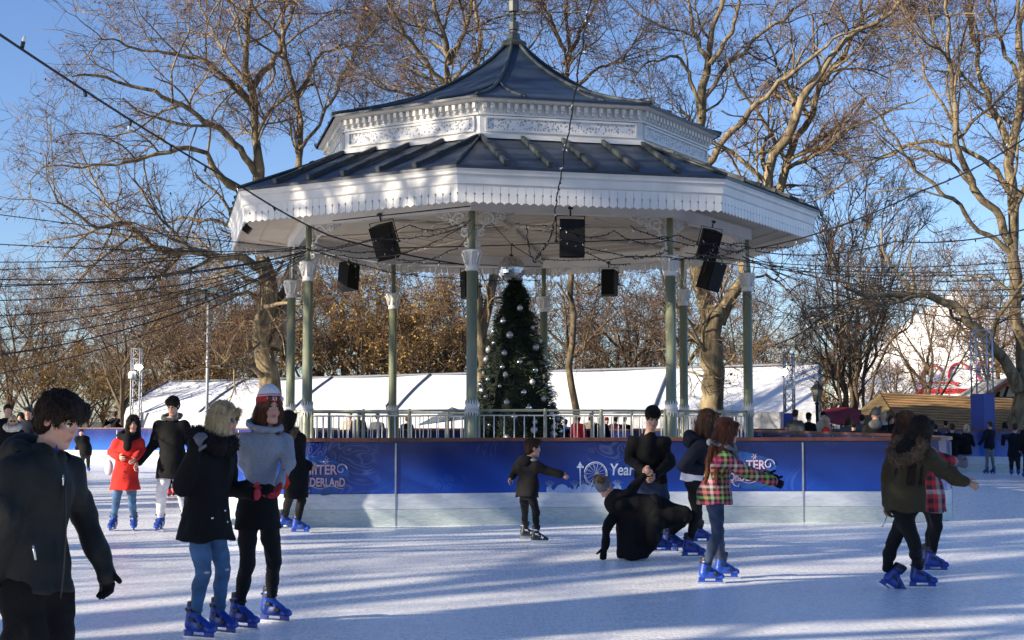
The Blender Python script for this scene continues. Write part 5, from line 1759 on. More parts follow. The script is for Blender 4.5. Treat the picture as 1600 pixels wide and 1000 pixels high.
        if hemz < Pv[2]: f.cap(Pv - UP * .02, bot, .142 * cw * s + t, (.150 * cw * s + t) * fl, .05, flat=F, q=1.12)
        f.cut((0, 0, hemz), (0, 0, -1)) if not spec.get('nocut') else None
        f.cap(shs[0] - UP * .02 * s, shs[1] - UP * .02 * s, .040 * s + t, .040 * s + t, .07)
        f.cap(N - axis * .10 * s, N + UP * .02 * s, .09 * s + t, .062 * s + t * .6, .05)
        for i in (0, 1):
            f.cap(shs[i] - UP * .005, el[i], (.043 * s + t) * slv, (.036 * s + t) * slv, .04)
            end = wr[i] + unit(wr[i] - el[i]) * spec.get('cuff', .0)
            f.cap(el[i], end, (.036 * s + t) * slv, (.027 * s + t * .9) * slv, .012)
        # open neck
        f.cap(N + UP * .06 * s, Hc - Uh * .05 * hs, .058 * s, .07 * s, .0, 'sub') if spec.get('neck', 1) else None
        if not far: f.ripple(spec.get('fold', .012), spec.get('ff', 15), int(abs(head[0])) , .8); f.ripple(spec.get('fine', .004), 30, 5, .5)
        o = child(name, f, m)
        if spec.get('nocut') is None and hem and not far:
            pass
        return o
    top = None
    if jumper: top = torso_garment(jumper.get('name', 'jumper'), jumper)
    if coat: top = torso_garment(coat.get('name', 'coat'), coat)
    # ---------- hair
    if hair:
        st, hm = hair[0], hair[1]
        f = Field(Hc - .34 * hs - UP * (.32 if st in ('long', 'wavy') else 0), Hc + .24 * hs, hres * 1.25)
        big = 1.0
        f.ell(H(0, -.020, .045), np.array((.086, .103, .090)) * hs * big, B3, .02)
        if st == 'short':
            f.ell(H(0, -.055, -.01), np.array((.076, .060, .085)) * hs, B3, .03)
            f.cap(H(-.04, .055, .095), H(.045, .062, .088), .030 * hs, .026 * hs, .03)
        if st == 'mop':
            f.ell(H(0, -.045, -.005), np.array((.088, .075, .095)) * hs, B3, .03)
            f.cap(H(-.055, .045, .080), H(.055, .055, .070), .038 * hs, .036 * hs, .03)
            f.cap(H(-.03, .085, .058), H(.04, .088, .052), .016 * hs, .014 * hs, .02)
            for sg in (-1, 1): f.ell(H(sg * .078, .025, .030), np.array((.014, .035, .035)) * hs, B3, .02)
        # clear the face and the ears
        if st in ('short', 'mop'):
            f.ell(H(0, .105, -.040), np.array((.066, .065, .078)) * hs, B3, .008, 'sub')
            for sg in (-1, 1): f.ell(H(sg * .088, .018, -.030), np.array((.030, .040, .045)) * hs, B3, .008, 'sub')
            f.ell(H(0, -.03, -.17), np.array((.13, .12, .085)) * hs, B3, .01, 'sub')
        if st in ('long', 'wavy', 'bob'):
            g = random.Random(int(head[0] * 7)); nl = 22 if not far else 9
            Ln = {'long': .40, 'wavy': .38, 'bob': .20}[st] * (hair[2] if len(hair) > 2 else 1)
            for j in range(nl):
                a = PI * .16 + (2 * PI - PI * .32) * j / (nl - 1)      # around the back, leaving the face
                l_, f_ = math.sin(a) * .080, math.cos(a) * .088 - .014
                p = H(l_, f_, .03); dwn = unit(-UP * 1.0 - Uh * .2 + (Lh * l_ * 1.1 - Fh * .25) * (1.5 if st == 'wavy' else 1.25))
                r0 = .022 * hs
                for q in range(5):
                    wv = .014 if st == 'wavy' else .005
                    p2 = p + dwn * Ln * hs / 5 + (Lh * g.uniform(-1, 1) + Fh * g.uniform(-1, 1)) * wv
                    r1 = r0 * (.98 if q < 3 else .72)
                    f.cap(p, p2, r0, r1, .010); p, r0 = p2, r1
                    if q > 0: dwn = unit(dwn * (.8 if st == 'wavy' else .6) - UP * .4)
            f.ell(H(0, .112, -.050), np.array((.056, .070, .098)) * hs, B3, .010, 'sub')
            for sg in (-1, 1): f.cap(H(sg * .03, .088, .075), H(sg * .068, .055, -.02), .020 * hs, .018 * hs, .012)
        f.ripple(.0035 if not far else .003, 85 if st not in ('long', 'wavy') else 70, 2, .25)
        child('hair', f, hm)
    # ---------- hat
    if hat:
        kind, hm = hat[0], hat[1]
        f = Field(Hc - .2 * hs, Hc + .32 * hs, hres * 1.4)
        f.ell(H(0, -.022, .060), np.array((.094, .112, .098)) * hs, B3, .02)
        if kind != 'cap': f.ell(H(0, -.030, .10), np.array((.075, .085, .085)) * hs, B3, .03)
        f.cut(H(0, 0, .028 if kind != 'pom' else -.02), -(Uh * .92 + Fh * (-.38 if kind != 'pom' else .45)))
        if kind == 'cap': f.cap(H(-.03, .10, .050), H(.03, .10, .050), .03 * hs, .03 * hs, .01, flat=Uh, q=3.); f.cap(H(0, .13, .045), H(0, .10, .055), .035 * hs, .05 * hs, .01, flat=Uh, q=4.)
        o = child('hat', f, hm)
        if kind == 'pom':
            for sg in (-1, 1):
                f = Field(Hc - .35, Hc + .35, .012); f.ell(H(sg * .075, -.04, .145), np.array((.042, .042, .042)) * hs); f.ripple(.012, 90, 4)
                child('pompom', f, M_fur, body)
        if kind == 'band':
            m = MB(); q = np.linspace(-2.1, 2.1, 30)
            for (za, zb, rr, mm_) in ((.040, .084, 1.03, M_redm), (.094, .100, 1.03, M_redm)):
                m = MB(); V_ = []
                for x in q:
                    for z_ in (za, (za + zb) / 2, zb):
                        k_z = math.sqrt(max(.05, 1 - ((z_ - .060) / .098) ** 2)) if z_ < .13 else .6
                        V_.append(H(.098 * k_z * rr * math.sin(x), -.022 + .116 * k_z * rr * math.cos(x), z_ + .010 * math.cos(x)) - origin)
                m.add(V_, [(3 * a_ + b_, 3 * a_ + 3 + b_, 3 * a_ + 4 + b_, 3 * a_ + 1 + b_) for a_ in range(len(q) - 1) for b_ in (0, 1)], 0, True)
                m.build('hat_band', mm_, o)
            for j, ch in enumerate('CANADA'):
                x = -.95 + j * .33 + .35; pos = H(.102 * math.sin(x), -.022 + .121 * math.cos(x), .047 + .010 * math.cos(x)) - origin
                out = unit(Lh * math.sin(x) + Fh * math.cos(x)); rt = unit(np.cross(Uh, out)); upv = np.cross(out, rt)
                t_ = text_mesh('hat_lettering', ch, .040 * hs, M_hatw, (0, 0, 0), (0, 0, 0), o, .002, 0, .0015)
                Mx = Matrix([[rt[0], upv[0], out[0], pos[0]], [rt[1], upv[1], out[1], pos[1]], [rt[2], upv[2], out[2], pos[2]], [0, 0, 0, 1]])
                t_.matrix_local = Mx
    # ---------- gloves
    if True:
        for i in (0, 1):
            if gloves[i] is None: continue
            d, pn_, th = hd_[i]; f = Field(wr[i] - .17, wr[i] + .17, .006 if Y < 16 else .012)
            f.cap(wr[i] - d * .03, wr[i] + d * .075 * s, .034 * s, .040 * s, .012, flat=pn_, q=1.6)
            for off, ln in ((.030, .062), (.010, .070), (-.010, .066), (-.029, .052)):
                b0 = wr[i] + (d * .080 + th * off) * s; b1 = b0 + unit(d + pn_ * .5) * ln * .5 * s; b2 = b1 + unit(d * .5 + pn_) * ln * .5 * s
                f.cap(b0, b1, .0125 * s, .012 * s, .004); f.cap(b1, b2, .012 * s, .010 * s, .003)
            t0 = wr[i] + (d * .025 + th * .030) * s; t1 = t0 + unit(d * .7 + th * .6) * .07 * s; f.cap(t0, t1, .016 * s, .012 * s, .008)
            child('glove', f, gloves[i])
    # ---------- extras
    for ex in extras:
        kd = ex[0]
        if kd in ('fur', 'scarf', 'hood'):
            m = ex[1]; rad = ex[2] if len(ex) > 2 else .05; f = Field(N - .32, N + .36, .010 if Y < 13 else .016 if not far else .026)
            c = N + UP * .055 * s - F * .01
            if kd == 'hood':
                f.ell(c - F * .10 * s - UP * .02, np.array((.13, .075, .10)) * s, np.array([Ls, F, UP]), .03)
                f.cap(c + Ls * .09 * s - F * .05 * s, c + F * .09 * s - UP * .03 + Ls * .03, .040 * s, .028 * s, .03); f.cap(c - Ls * .09 * s - F * .05 * s, c + F * .09 * s - UP * .03 - Ls * .03, .040 * s, .028 * s, .03)
                f.ripple(.008, 22, 9)
            else:
                nq = 14
                for j in range(nq):
                    a0, a1 = 2 * PI * j / nq, 2 * PI * (j + 1) / nq
                    pp = lambda a: c + (Ls * math.sin(a) * .115 + F * (math.cos(a) * .105)) * s + UP * (.018 - .035 * math.cos(a)) * s
                    f.cap(pp(a0), pp(a1), rad * s, rad * s, .02)
                f.ripple(.010 if kd == 'fur' else .007, 75 if kd == 'fur' else 30, 6)
                if kd == 'scarf' and len(ex) > 3: f.cap(c + F * .12 * s, c + F * .14 * s - UP * ex[3], .05 * s, .06 * s, .03, flat=F, q=1.5)
            child({'fur': 'fur_trim', 'scarf': 'scarf', 'hood': 'hood'}[kd], f, m)
        if kd == 'furhood':     # hood down the back edged with fur
            f = Field(N - .34, N + .34, .014 if not far else .026); c = N + UP * .02 * s - F * .10 * s
            for j in range(12):
                a0, a1 = PI * (-.75 + 1.5 * j / 12), PI * (-.75 + 1.5 * (j + 1) / 12)
                pp = lambda a: c + (-F * math.cos(a) * .08 + Ls * math.sin(a) * .15) * s + UP * (-.02 - .10 * math.cos(a)) * s
                f.cap(pp(a0), pp(a1), .034 * s, .042 * s, .02)
            f.ripple(.012, 80, 6); child('fur_trim', f, ex[1])
            f = Field(N - .34, N + .34, .014 if not far else .026); f.ell(c - UP * .03, np.array((.12, .07, .11)) * s, np.array([Ls, F, UP])); child('hood', f, ex[2])
        if kd == 'skirt':       # short skirt
            f = Field(np.array([lo[0], lo[1], Pv[2] - .5]), np.array([hi[0], hi[1], Pv[2] + .3]), res)
            f.cap(Pv + UP * .10, Pv - UP * ex[2], .14 * s, .175 * s, 0, flat=F, q=1.2); f.cut((0, 0, Pv[2] - ex[2]), (0, 0, -1)); f.ripple(.006, 20, 2); child('skirt', f, ex[1])
        if kd == 'patch':       # lighter lower body panel of a jacket
            pass
        if kd == 'glasses':
            m = MB()
            for sg in (-1, 1):
                c = H(sg * .032, .098, .006) - origin; q = np.linspace(0, 2 * PI, 13)[:-1]
                ring = [c + (Lh * .026 * math.cos(x) + Uh * .020 * math.sin(x)) * hs - Fh * abs(.006 * math.cos(x)) for x in q]
                ring2 = [p - Fh * .005 for p in ring]; n_ = len(ring)
                m.add(ring + ring2, [tuple(range(n_)), tuple(range(2 * n_ - 1, n_ - 1, -1))] + [(i, (i + 1) % n_, n_ + (i + 1) % n_, n_ + i) for i in range(n_)])
                m.tube([c + Lh * sg * .025 * hs, H(sg * .080, .02, .010) - origin, H(sg * .082, -.01, .004) - origin], .0035, 4)
            m.tube([H(-.008, .102, .008) - origin, H(.008, .102, .008) - origin], .003, 4); m.build('sunglasses' if ex[1] is M_lens else 'glasses', ex[1], body)
        if kd == 'zip':
            m = MB(); pts = []
            for t in np.linspace(0, .93, 12):
                p = N * (1 - t) + Pv * t - axis * .06 * (1 - t) - UP * .10 * t
                pts.append(p + F * (.128 * s + .012 + .02 * math.sin(t * 3)) - origin)
            m.tube(pts, .0045, 5); m.build('zip', ex[1], body)
        if kd == 'snaps':
            for (u, v) in ex[2]:
                m = MB(); p = Pv * (1 - v) + N * v + Ls * u + F * (.155 * s) - origin; m.sphere(p, .010, 8); m.build('snap_button', ex[1], body)
        if kd == 'custom': ex[1](dict(body=body, origin=origin, N=N, Pv=Pv, F=F, L=Ls, H=H, wr=wr, el=el, child=child, Y=Y, s=s, hips=hips, kn=kn, ank=ank, shs=shs, Hc=Hc))
    # ---------- skates
    if skate and (feet or far):
        for i in (0, 1):
            src = SKATES[skate]
            if skate in SKATE_USED: sk = copy_tree(src)
            else: sk = src; SKATE_USED.add(skate)
            sk.parent = body
            sk.location = ft[i] - origin
            fy = math.radians((fyaw[i] if fyaw is not None and not isinstance(fyaw, (int, float)) else (fyaw if fyaw is not None else yaw)))
            # boot points along +Y; yaw 0 faces the camera (-Y)
            pit = math.radians(frow[i]) if frow else 0
            Rm = Matrix.Rotation(fy + PI, 4, 'Z') @ Matrix.Rotation(pit, 4, 'X')
            sk.matrix_local = Matrix.Translation(Vector(ft[i] - origin)) @ Rm @ Matrix.Scale(.86 * max(s, .85), 4)
    return body


M_hem = mat('white_hem', (.7, .7, .74), .8)
m_zipb = mat('blue_zip', (.01, .02, .25), .5); m_snap = mat('silver_snap', (.6, .6, .62), .2, .9)


# ---- the boy in front
def boy_extra(c):
    m = MB(); N, F, L, o = c['N'], c['F'], c['L'], c['origin']
    p = N + F * .10 - L * .03 + UP * .055 - o
    m.add([p, p + UP * .022 + F * .01, p + F * .022 - UP * .006, p + F * .012 - L * .012], [(0, 1, 2), (0, 2, 3), (0, 3, 1), (1, 3, 2)]); m.build('collar_lining', m_zipb, c['body'])
    q = at(52, 852, c['Y'] - .20) - o
    m = MB(); m.tube([q, q + np.array([.01, 0, -.055])], .005, 6); m.build('pocket_zip', m_snap, c['body'])
    z0 = at(99, 742, c['Y'] - .17) - o
    m = MB(); m.tube([z0, z0 - UP * .04], .0035, 5); m.build('zip_puller', m_snap, c['body'])
    hd = [N + (L * math.sin(a) * .13 - F * math.cos(a) * .05) + UP * (.03 + .03 * math.cos(a)) + F * .01 - o for a in np.linspace(-1.9, 1.9, 14)]
    m = MB(); m.tube(hd, .006, 5); m.build('hood_seam', M_char, c['body'])
    w = c['wr'][0] + unit(c['wr'][0] - c['el'][0]) * .06 - o
    m = MB(); m.tube([w + np.array([-.03, 0, 0]), w + np.array([-.028, 0, -.03]), w + np.array([-.035, 0, -.075])], [.008, .010, .002], 5); m.build('cuff_strap', m_sblk, c['body'])


person('boy in charcoal soft shell jacket looking down at the ice, nearest at the left', 5.6, (94, 656), (66, 724), (56, 905), hands=[(162, 886, .10), (-4, 900, -.1)], elbows=((128, 805, .16), (8, 812, -.16)), feet=None, yaw=60, hyaw=70, hpitch=24, s=.92, hs=.90, dh=.03,
       skin='pale', hair=('mop', H_dkb), coat=dict(m=M_char, t=.022, hem=925, name='jacket', cuff=.03, fold=.018, ff=10, w=.90, fine=.007), legs=(M_black, 1.2), skate=None,
       extras=(('hood', M_char), ('zip', m_sblk), ('custom', boy_extra)), gloves=(M_black, M_black), handdir=((.25, -.1, -1), None))


# ---- blonde woman
person('blonde woman in sunglasses wearing a long black coat and ripped jeans', 9.75, (350, 654), (333, 705), (320, 805), hands=[(392, 770, .12), (304, 705, -.25)], elbows=(None, (288, 762, -.16)), feet=[(343, 990), (306, 998)], yaw=62, hyaw=72, hpitch=10, s=.97, skin='fair',
       hair=('bob', H_bl, 1.0), coat=dict(m=M_black, t=.028, hem=843, flare=1.32, cuff=.03, fold=.016), legs=(M_denim, .92, 'rip'), fyaw=(58, 66), gloves=(M_redm, M_glovg),
       extras=(('fur', M_furb, .06), ('glasses', M_lens), ('snaps', m_snap, ((-.10, -.02), (.02, .08), (.06, -.10)))), eyes=False)


def bag_extra(c):
    q = at(443, 748, c['Y'] - .1) - c['origin']
    f = Field(q + c['origin'] - .16, q + c['origin'] + .16, .009); C0 = q + c['origin']
    f.cap(C0 + UP * .06, C0 - UP * .03, .015, .045, .02, flat=np.array([0, 1., 0]), q=1.8); f.ripple(.006, 40, 3); c['child']('red_cloth', f, M_redc)


# ---- woman in the grey jumper
person('smiling woman in a pale grey roll neck jumper and white red lettered hat', 10.3, (422, 637), (414, 680), (403, 795), hands=[(437, 757, -.14), (396, 758, -.04)], elbows=((449, 724, -.02), (384, 722, .06)), feet=[(424, 972), (375, 983)], yaw=35, hyaw=30, hpitch=2, s=1.0, skin='fair',
       hair=('bob', H_rd, 1.1), jumper=dict(m=M_greyk, t=.013, hem=775, neck=0, fold=.010, w=.78, sleeve=.95), legs=(M_black2, .88), fyaw=(68, 62), gloves=(M_redm, M_redm), hat=('band', M_hatw), mouth=1.,
       extras=(('scarf', M_greyk, .020), ('skirt', M_black, .14), ('custom', bag_extra)))
person('person in a black fur hooded coat half hidden behind the grey jumper woman', 19.0, (452, 655), (460, 680), (463, 745), hands=[(482, 728, .0), (446, 725, .1)], feet=[(446, 826), (466, 833)], yaw=130, hyaw=120, s=.98, hair=('long', H_dk, .5), coat=dict(m=M_black, t=.035, hem=778), legs=(M_black2, 1.0), fyaw=(95, 85),
       extras=(('furhood', M_fur, M_black),))


def handbag(c):
    pass


person('dark haired woman in a bright red coat and jeans holding a tall man\'s hand', 19.1, (208, 662), (201, 688), (196, 742), hands=[(212, 716, -.15), (186, 714, -.15)], elbows=((222, 704, .02), (174, 706, .05)), feet=[(209, 829), (177, 829)], yaw=8, hyaw=15, s=.94, hs=.98, skin='fair', hair=('long', H_dk, .95),
       coat=dict(m=M_redc, t=.022, hem=765, flare=1.35, fold=.006), legs=(M_denim, .9), fyaw=(15, -5), extras=(('scarf', M_black, .045, .14), ('snaps', M_black2, ((0, .5), (0, .3), (0, .1), (0, -.08)))))
person('tall man in a long dark overcoat and white trousers looking down beside the red coat', 19.2, (270, 634), (268, 660), (268, 728), hands=[(297, 732, .0), (218, 722, -.15)], elbows=((302, 700, .08), (240, 695, .02)), feet=[(289, 822), (250, 830)], yaw=-5, hyaw=-8, hpitch=28, s=1.08, hs=1.02, skin='pale', hair=('short', H_dk),
       coat=dict(m=M_black, t=.024, hem=747, flare=1.12, fold=.008), legs=(M_whitec, 1.05), fyaw=(12, -4), dh=-.05, extras=(('scarf', M_greyc, .020),))
hb = empty('handbag', at(170, 728, 19.35), 'white handbag hanging beside the red coat', 'handbag')
f = Field(np.array([-.2, -.2, -.22]), np.array([.2, .2, .22]), .014); f.ell((0, 0, -.02), (.06, .035, .11), k=0); V, Q = f.mesh(); fastmesh('bag', V, Q, M_whitec, None, hb)
m = MB(); m.tube([(-.05, 0, .08), (-.02, 0, .18), (.05, 0, .2), (.07, 0, .08)], .008, 5); m.build('strap', M_whitec, hb)
person('skater in dark clothes and red skates hidden behind the tall man', 27, (272, 668), (270, 684), (268, 722), feet=[(264, 776), (272, 775)], yaw=180, s=.85, hair=('short', H_dk), coat=dict(m=M_black, hem=735), legs=(M_black, 1.), skate='red')


# ---- child skating away
def kid_extra(c):
    f = Field(c['Pv'] - .26, c['Pv'] + .26, .014)
    f.cap(c['Pv'] + UP * .12, c['Pv'] - UP * .16, .128, .150, .0, flat=c['F'], q=1.2); f.cut((0, 0, c['Pv'][2] - .10), (0, 0, -1)); f.cut((0, 0, c['Pv'][2] + .13), (0, .2, 1)); f.ripple(.006, 20, 2)
    c['child']('jacket_panel', f, fmat('grey_mauve_cloth', (.085, .070, .080)))
    sp = c['shs'][1] - c['origin']
    m = MB(); m.sphere(sp + UP * .055 - c['F'] * .03, .04, 10, sc=(1.2, 1, .5)); m.build('shoulder_sun_patch', M_greyp, c['body'])  # pale blob that paints bright sunlight onto the right shoulder


person('child in a dark two tone jacket and white bladed black skates with arms held out', 17.3, (833, 700), (826, 722), (824, 766), hands=[(800, 745, .05), (876, 742, -.10)], elbows=((806, 735, .08), (852, 734, -.06)), feet=[(822, 843), (839, 850)], yaw=135, hyaw=105, s=.76, hs=.95, hair=('short', H_br),
       coat=dict(m=M_kid, t=.028, hem=776, name='jacket'), legs=(M_black2, .95), skate='black', fyaw=(100, 92), extras=(('hood', M_kid), ('custom', kid_extra)), dh=0)
# ---- man bending to help
person('dark haired man in a black jacket and jeans bending to pull up the fallen girl', 16.3, (1020, 652), (1013, 684), (1018, 748), hands=[(1024, 744, -.40), (1006, 734, -.45)], elbows=((1046, 722, -.1), (982, 718, -.1)), feet=[(1044, 862), (1002, 852)], yaw=-3, hyaw=5, hpitch=32, dh=-.32, dn=-.2, s=1.02, skin='pale', hair=('short', H_dk), mouth=1.,
       coat=dict(m=M_black, t=.024, hem=752, name='jacket', w=1.0, fold=.018, ff=11), legs=(M_denim_d, 1.12), fyaw=(40, -15))


# ---- fallen girl
def fallen_extra(c):
    Y = c['Y']; f = Field(at(925, 900, Y) - .5, at(1060, 740, Y) + .5, .016)
    f.lo = None
    f.cap(at(980, 800, Y + .05), at(988, 866, Y - .02), .13, .17, .08, flat=np.array([0, 1., 0]), q=1.2)
    f.cap(at(1004, 798, Y + .05), at(1012, 846, Y), .14, .12, .10)
    f.cap(at(965, 785, Y), at(1030, 800, Y + .1), .14, .15, .10)
    f.cap(at(1030, 802, Y + .1), at(1068, 806, Y + .05), .14, .10, .08)
    f.cut((0, 0, .015), (0, 0, -1)); f.ripple(.010, 20, 8, .12)
    c['child']('coat_skirt', f, M_black)


person('girl in black with a grey bobble hat fallen forward with one hand on the ice', 15.5, (947, 764), (968, 782), (1022, 798), hands=[(1006, 744, .15), (943, 860, -.1)], elbows=((990, 762, .12), (948, 826, -.12)), feet=[(1050, 856, 15.9), (1030, 862, 15.7)], knees=((1072, 806, 15.5), (1018, 842, 15.3)), yaw=-90, hyaw=-75, hpitch=52, s=.92, skin='fair', hair=None, hat=('pom', M_greyc2), eyes=False,
       coat=dict(m=M_black, t=.015, hem=None, nocut=1, fold=.010, w=.9), legs=(M_black, 1.05), fyaw=(60, 100), gloves=(None, M_black), extras=(('scarf', M_black, .035), ('custom', fallen_extra)))
# ---- woman behind the checked jacket
person('woman in a navy jacket and black leggings behind the checked jacket girl', 15.5, (1107, 657), (1094, 692), (1084, 748), hands=[(1108, 740, .1), (1098, 735, -.12)], feet=[(1094, 848), (1079, 871)], yaw=82, hyaw=85, s=1.02, hair=('long', H_br, .55), coat=dict(m=M_navy, t=.022, hem=742, name='jacket'), jumper=dict(m=M_hem, t=.010, hem=750, name='shirt'), legs=(M_black2, .92), fyaw=(85, 92),
       extras=(('hood', M_navy),))
# ---- girl in the checked jacket
person('girl with long auburn hair in a bright checked jacket reaching a gloved hand forward', 12.95, (1137, 673), (1128, 708), (1116, 772), hands=[(1196, 744, .18), (1206, 752, -.14)], elbows=((1160, 735, .25), (1164, 737, -.16)), feet=[(1130, 904), (1106, 912)], yaw=92, hyaw=100, hpitch=4, s=.93, hs=.98, skin='fair', hair=('wavy', H_rd, 1.5),
       coat=dict(m=M_plaid, t=.024, hem=786, flare=1.08, name='jacket', fold=.010), legs=(M_denim_d, .92), fyaw=(86, 92), gloves=(M_black, M_black), extras=(('scarf', fmat('black_white_scarf', (.02, .02, .02), col2=(.22, .22, .24), scale=18), .024, .08),))
# ---- right hand pair
person('girl in a red checked shirt half hidden behind the olive parka, arm stretched out', 14.2, (1418, 660), (1436, 700), (1452, 770), hands=[(1490, 720, .3), (1492, 722, -.05)], elbows=(None, (1466, 716, .0)), feet=[(1452, 888), (1458, 893)], yaw=95, hyaw=110, s=.95, hair=('wavy', H_br, .9), coat=dict(m=M_plaidr, t=.024, hem=798, name='shirt', flare=1.1), legs=(M_black2, .95), fyaw=(84, 88), gloves=(M_glovg, M_glovg))


def keyring(c):
    p = c['wr'][0] + np.array([.0, 0, -.10]) - c['origin']; m = MB(); m.tube([p, p + np.array([-.02, 0, -.06]), p + np.array([-.05, 0, -.11])], .006, 5); m.build('keys', m_snap, c['body'])


person('girl with long dark hair in an olive fur hooded parka, arms spread', 12.6, (1441, 670), (1428, 702), (1413, 780), hands=[(1386, 786, .1), (1508, 752, -.1)], elbows=((1386, 748, .14), (1470, 736, -.06)), feet=[(1437, 919), (1386, 921, 12.9)], knees=((1430, 852, 12.45), (1394, 850, 12.75)), yaw=128, hyaw=112, s=.97, skin='tan', hair=('wavy', H_dkb, 1.5),
       coat=dict(m=M_olive, t=.030, hem=797, flare=1.12, name='parka', fold=.018), legs=(M_black2, .98), fyaw=(86, 75), frow=(0, -32), gloves=(M_gtan, None), extras=(('furhood', M_fur, M_black), ('custom', keyring)))

# ---- figures further off
BG = 'skaters and onlookers far off round the rink'


def far_person(px, head_y, Y, label, top, leg=M_black2, hair=('short', H_dk), yaw=0, s=None, hem=None, hands=None, **k):
    """a standing figure whose head centre shows at (px, head_y); feet on the ice"""
    mpp = Y / F_PX; hz = at(px, head_y, Y)[2]
    s = s or max(.6, (hz - .05) / 1.66)
    nk = head_y + .20 * s / mpp; pv = head_y + .70 * s / mpp
    yy = math.radians(yaw)
    ft_y = 657 + EYE / mpp * .985
    lx = .10 * math.cos(yy) / mpp
    return person(label, Y, (px, head_y), (px - 1, nk), (px - 1, pv), hands=hands, feet=[(px + lx, ft_y), (px - lx, ft_y)], yaw=yaw, s=s, hair=hair, coat=dict(m=top, t=.03, hem=hem or (pv + .10 / mpp)), legs=(leg, 1.05), **k)


far_person(12, 641, 28, 'dark haired man in a black coat at the left edge behind the boy', M_black, yaw=30)
far_person(20, 658, 24.5, 'blonde woman in glasses and a cream fur hooded black coat at the left edge', M_black, hair=('bob', H_bl), yaw=20, extras=(('fur', M_furw, .06), ('glasses', M_lens)), leg=M_redm)
far_person(45, 645, 29, 'man in a dark cap standing behind the boy', M_navy, yaw=-10, hat=('cap', M_greyc))
person('child in black with red sleeves crouching on the far ice behind the boy', 40, (127, 676), (128, 684), (134, 700), hands=[(120, 700), (136, 698)], feet=[(138, 737), (128, 738)], yaw=30, s=.8, hair=('short', H_dk), coat=dict(m=M_black, t=.05, hem=712), jumper=dict(m=M_redc, t=.03, hem=700, name='jumper'), legs=(M_black, 1.3))
person('man in black leaning on the far left barrier with his back turned', 51.5, (180, 648), (180, 655), (178, 676), hands=[(166, 656, -.2), (190, 668, -.2)], yaw=150, hyaw=160, s=1.0, hair=('short', H_br), coat=dict(m=M_black, t=.03, hem=690), legs=(M_black, 1.1), skate=None)
far_person(1488, 668, 40.5, 'short haired skater in a black jacket and jeans at the right', M_black, leg=M_denim_d, yaw=165, hair=('short', H_br), s=.98, hands=[(1478, 692), (1504, 680)])
far_person(1510, 669, 41.5, 'blonde skater in black and teal holding the black jacketed skater', M_black, leg=M_teal, yaw=185, hair=('bob', H_bl), s=.95)
far_person(1547, 664, 39.5, 'skater in a navy jacket and grey trousers right of the blonde skater', M_navy, leg=M_greyp, yaw=200, hair=('short', H_br), hands=[(1530, 694), (1548, 706)])
far_person(1586, 668, 38, 'skater all in navy with one hand out near the right edge', M_navy, leg=M_black2, yaw=160, hair=('short', H_br), s=.98, hands=[(1567, 694), (1598, 702)])
far_person(1607, 664, 37, 'skater in black cut off by the right edge', M_black, yaw=180, hem=710)
far_person(1243, 647, 36, 'man in a grey coat behind the barrier near the slim truss', M_greyc, yaw=150, hair=('short', H_br))
far_person(1264, 652, 38, 'man in black with a dark cap beside the grey coated man', M_black, yaw=140, hat=('cap', M_black), leg=M_denim)
far_person(1292, 660, 34, 'child in a red jacket and pale knitted hat behind the barrier', M_redc, yaw=60, hat=('beanie', M_beige), hair=('short', H_bl), leg=M_navy)
far_person(1287, 650, 41, 'person in a peaked cap behind the red jacketed child', M_beige, yaw=20, hat=('cap', M_black))
far_person(1334, 664, 33, 'dark crouched figure left of the broad hooded man', M_black, yaw=170, s=.85)
far_person(1347, 654, 37, 'grey haired person in a dark coat behind the barrier', M_greyc, yaw=160, hair=('short', H_dk))
far_person(1368, 650, 30, 'broad figure in black with a grey hood and beanie seen from behind', M_black, yaw=175, hair=None, hat=('beanie', M_greyc), extras=(('hood', M_greyc),), s=1.1)
far_person(1380, 650, 38, 'pale haired person partly hidden by the broad hooded figure', M_beige, yaw=200, hair=('short', H_bl))
far_person(1393, 655, 36, 'brown haired woman in black looking this way right of the broad figure', M_black, yaw=10, hair=('bob', H_br))
far_person(1462, 668, 38, 'dark jacketed skater just right of the olive parka girl', M_navy, yaw=170)
far_person(547, 649, 42, 'person in a beige coat and hat seen through the left railings', M_beige, yaw=170, hair=('short', H_gr))
far_person(561, 648, 41, 'dark haired man in a black coat seen above the left railings', M_black, yaw=-20)
far_person(873, 656, 42, 'dark haired person just right of the Christmas tree', M_navy, yaw=150, hair=('bob', H_dk))
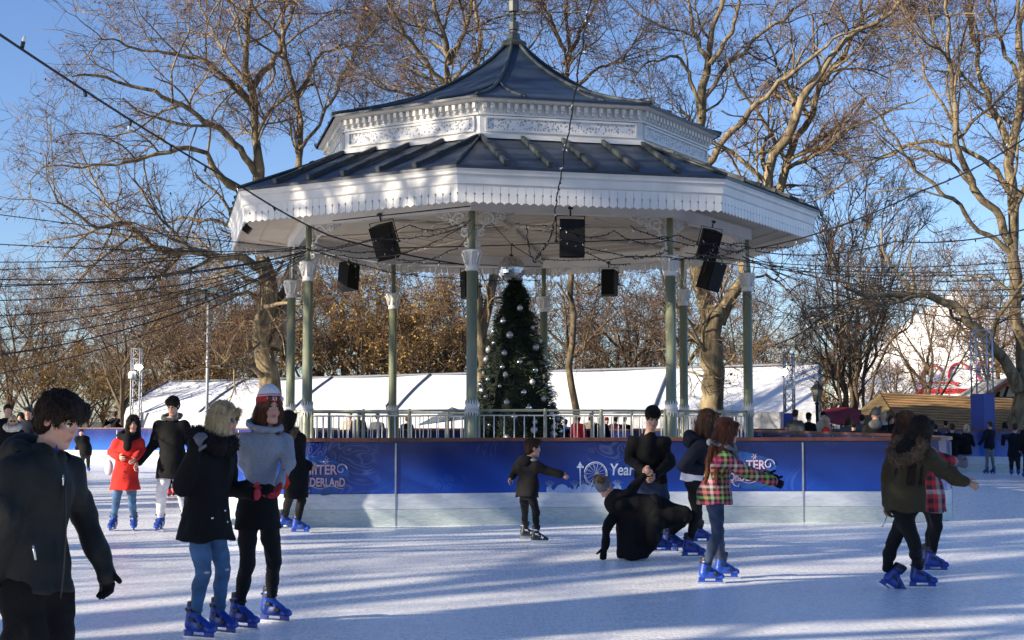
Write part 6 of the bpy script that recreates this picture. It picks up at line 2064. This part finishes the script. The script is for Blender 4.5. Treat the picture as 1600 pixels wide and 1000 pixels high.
far_person(904, 654, 42, 'person in a bright red jacket seen through the right railings', M_redc, yaw=170)
far_person(924, 652, 43, 'person in a pale coat beside the bright red jacket', M_beige, yaw=10, hair=('bob', H_dk))
far_person(940, 654, 41, 'long haired person in black between the pale coat and the bending man', M_black, yaw=190, hair=('long', H_dk, .6))
far_person(884, 660, 44, 'child in a blue jacket between the Christmas tree and the red jacket', fmat('bright_blue_cloth', (.02, .15, .5)), yaw=170)
far_person(962, 655, 43, 'dark haired person in a maroon coat just left of the bending man', fmat('maroon_cloth', (.10, .015, .025)), yaw=150)
far_person(976, 656, 44, 'dark figure close behind the bending man', M_black, yaw=170)
far_person(1073, 656, 43, 'person in a dark coat between the two right rear columns', M_black, yaw=160, hair=('bob', H_br))

for (px, hy_, Y, lab, top, hr, yw_) in (
        (1405, 652, 35, 'tall dark figure seen over the barrier left of the olive parka', M_black, ('short', H_dk), 20),
        (1325, 658, 36, 'short dark figure standing just left of the crouched one', M_greyc, ('bob', H_br), 200),
        (1478, 662, 43, 'figure in charcoal beside the far barrier behind the red checked girl', M_greyc, ('short', H_dk), 150),
        (1570, 664, 42, 'slim figure in black between the two navy skaters', M_black, ('bob', H_dk), 170),
        (1526, 668, 43, 'small skater in a red top right of the blonde skater', M_redc, ('short', H_dk), 20),
        (32, 652, 31, 'woman in black between the fur hooded woman and the capped man', M_black, ('long', H_dk, .5), 0),
        (590, 652, 43, 'figure in dark grey seen through the railings left of the rear column', M_greyc, ('short', H_dk), 180),
        (637, 655, 43.5, 'figure in navy seen through the railings right of the rear column', M_navy, ('short', H_br), 160),
        (790, 655, 43, 'dark figure half hidden behind the Christmas tree', M_black, ('short', H_dk), 170),
        (948, 658, 43.5, 'child in a red hat seen through the railings', M_navy, ('short', H_dk), 20),
        (1090, 655, 42, 'figure in beige seen through the railings behind the navy jacket', M_beige, ('bob', H_br), 160)):
    far_person(px, hy_, Y, lab, top, yaw=yw_, hair=hr, hat=('beanie', M_redm) if 'red hat' in lab else None)
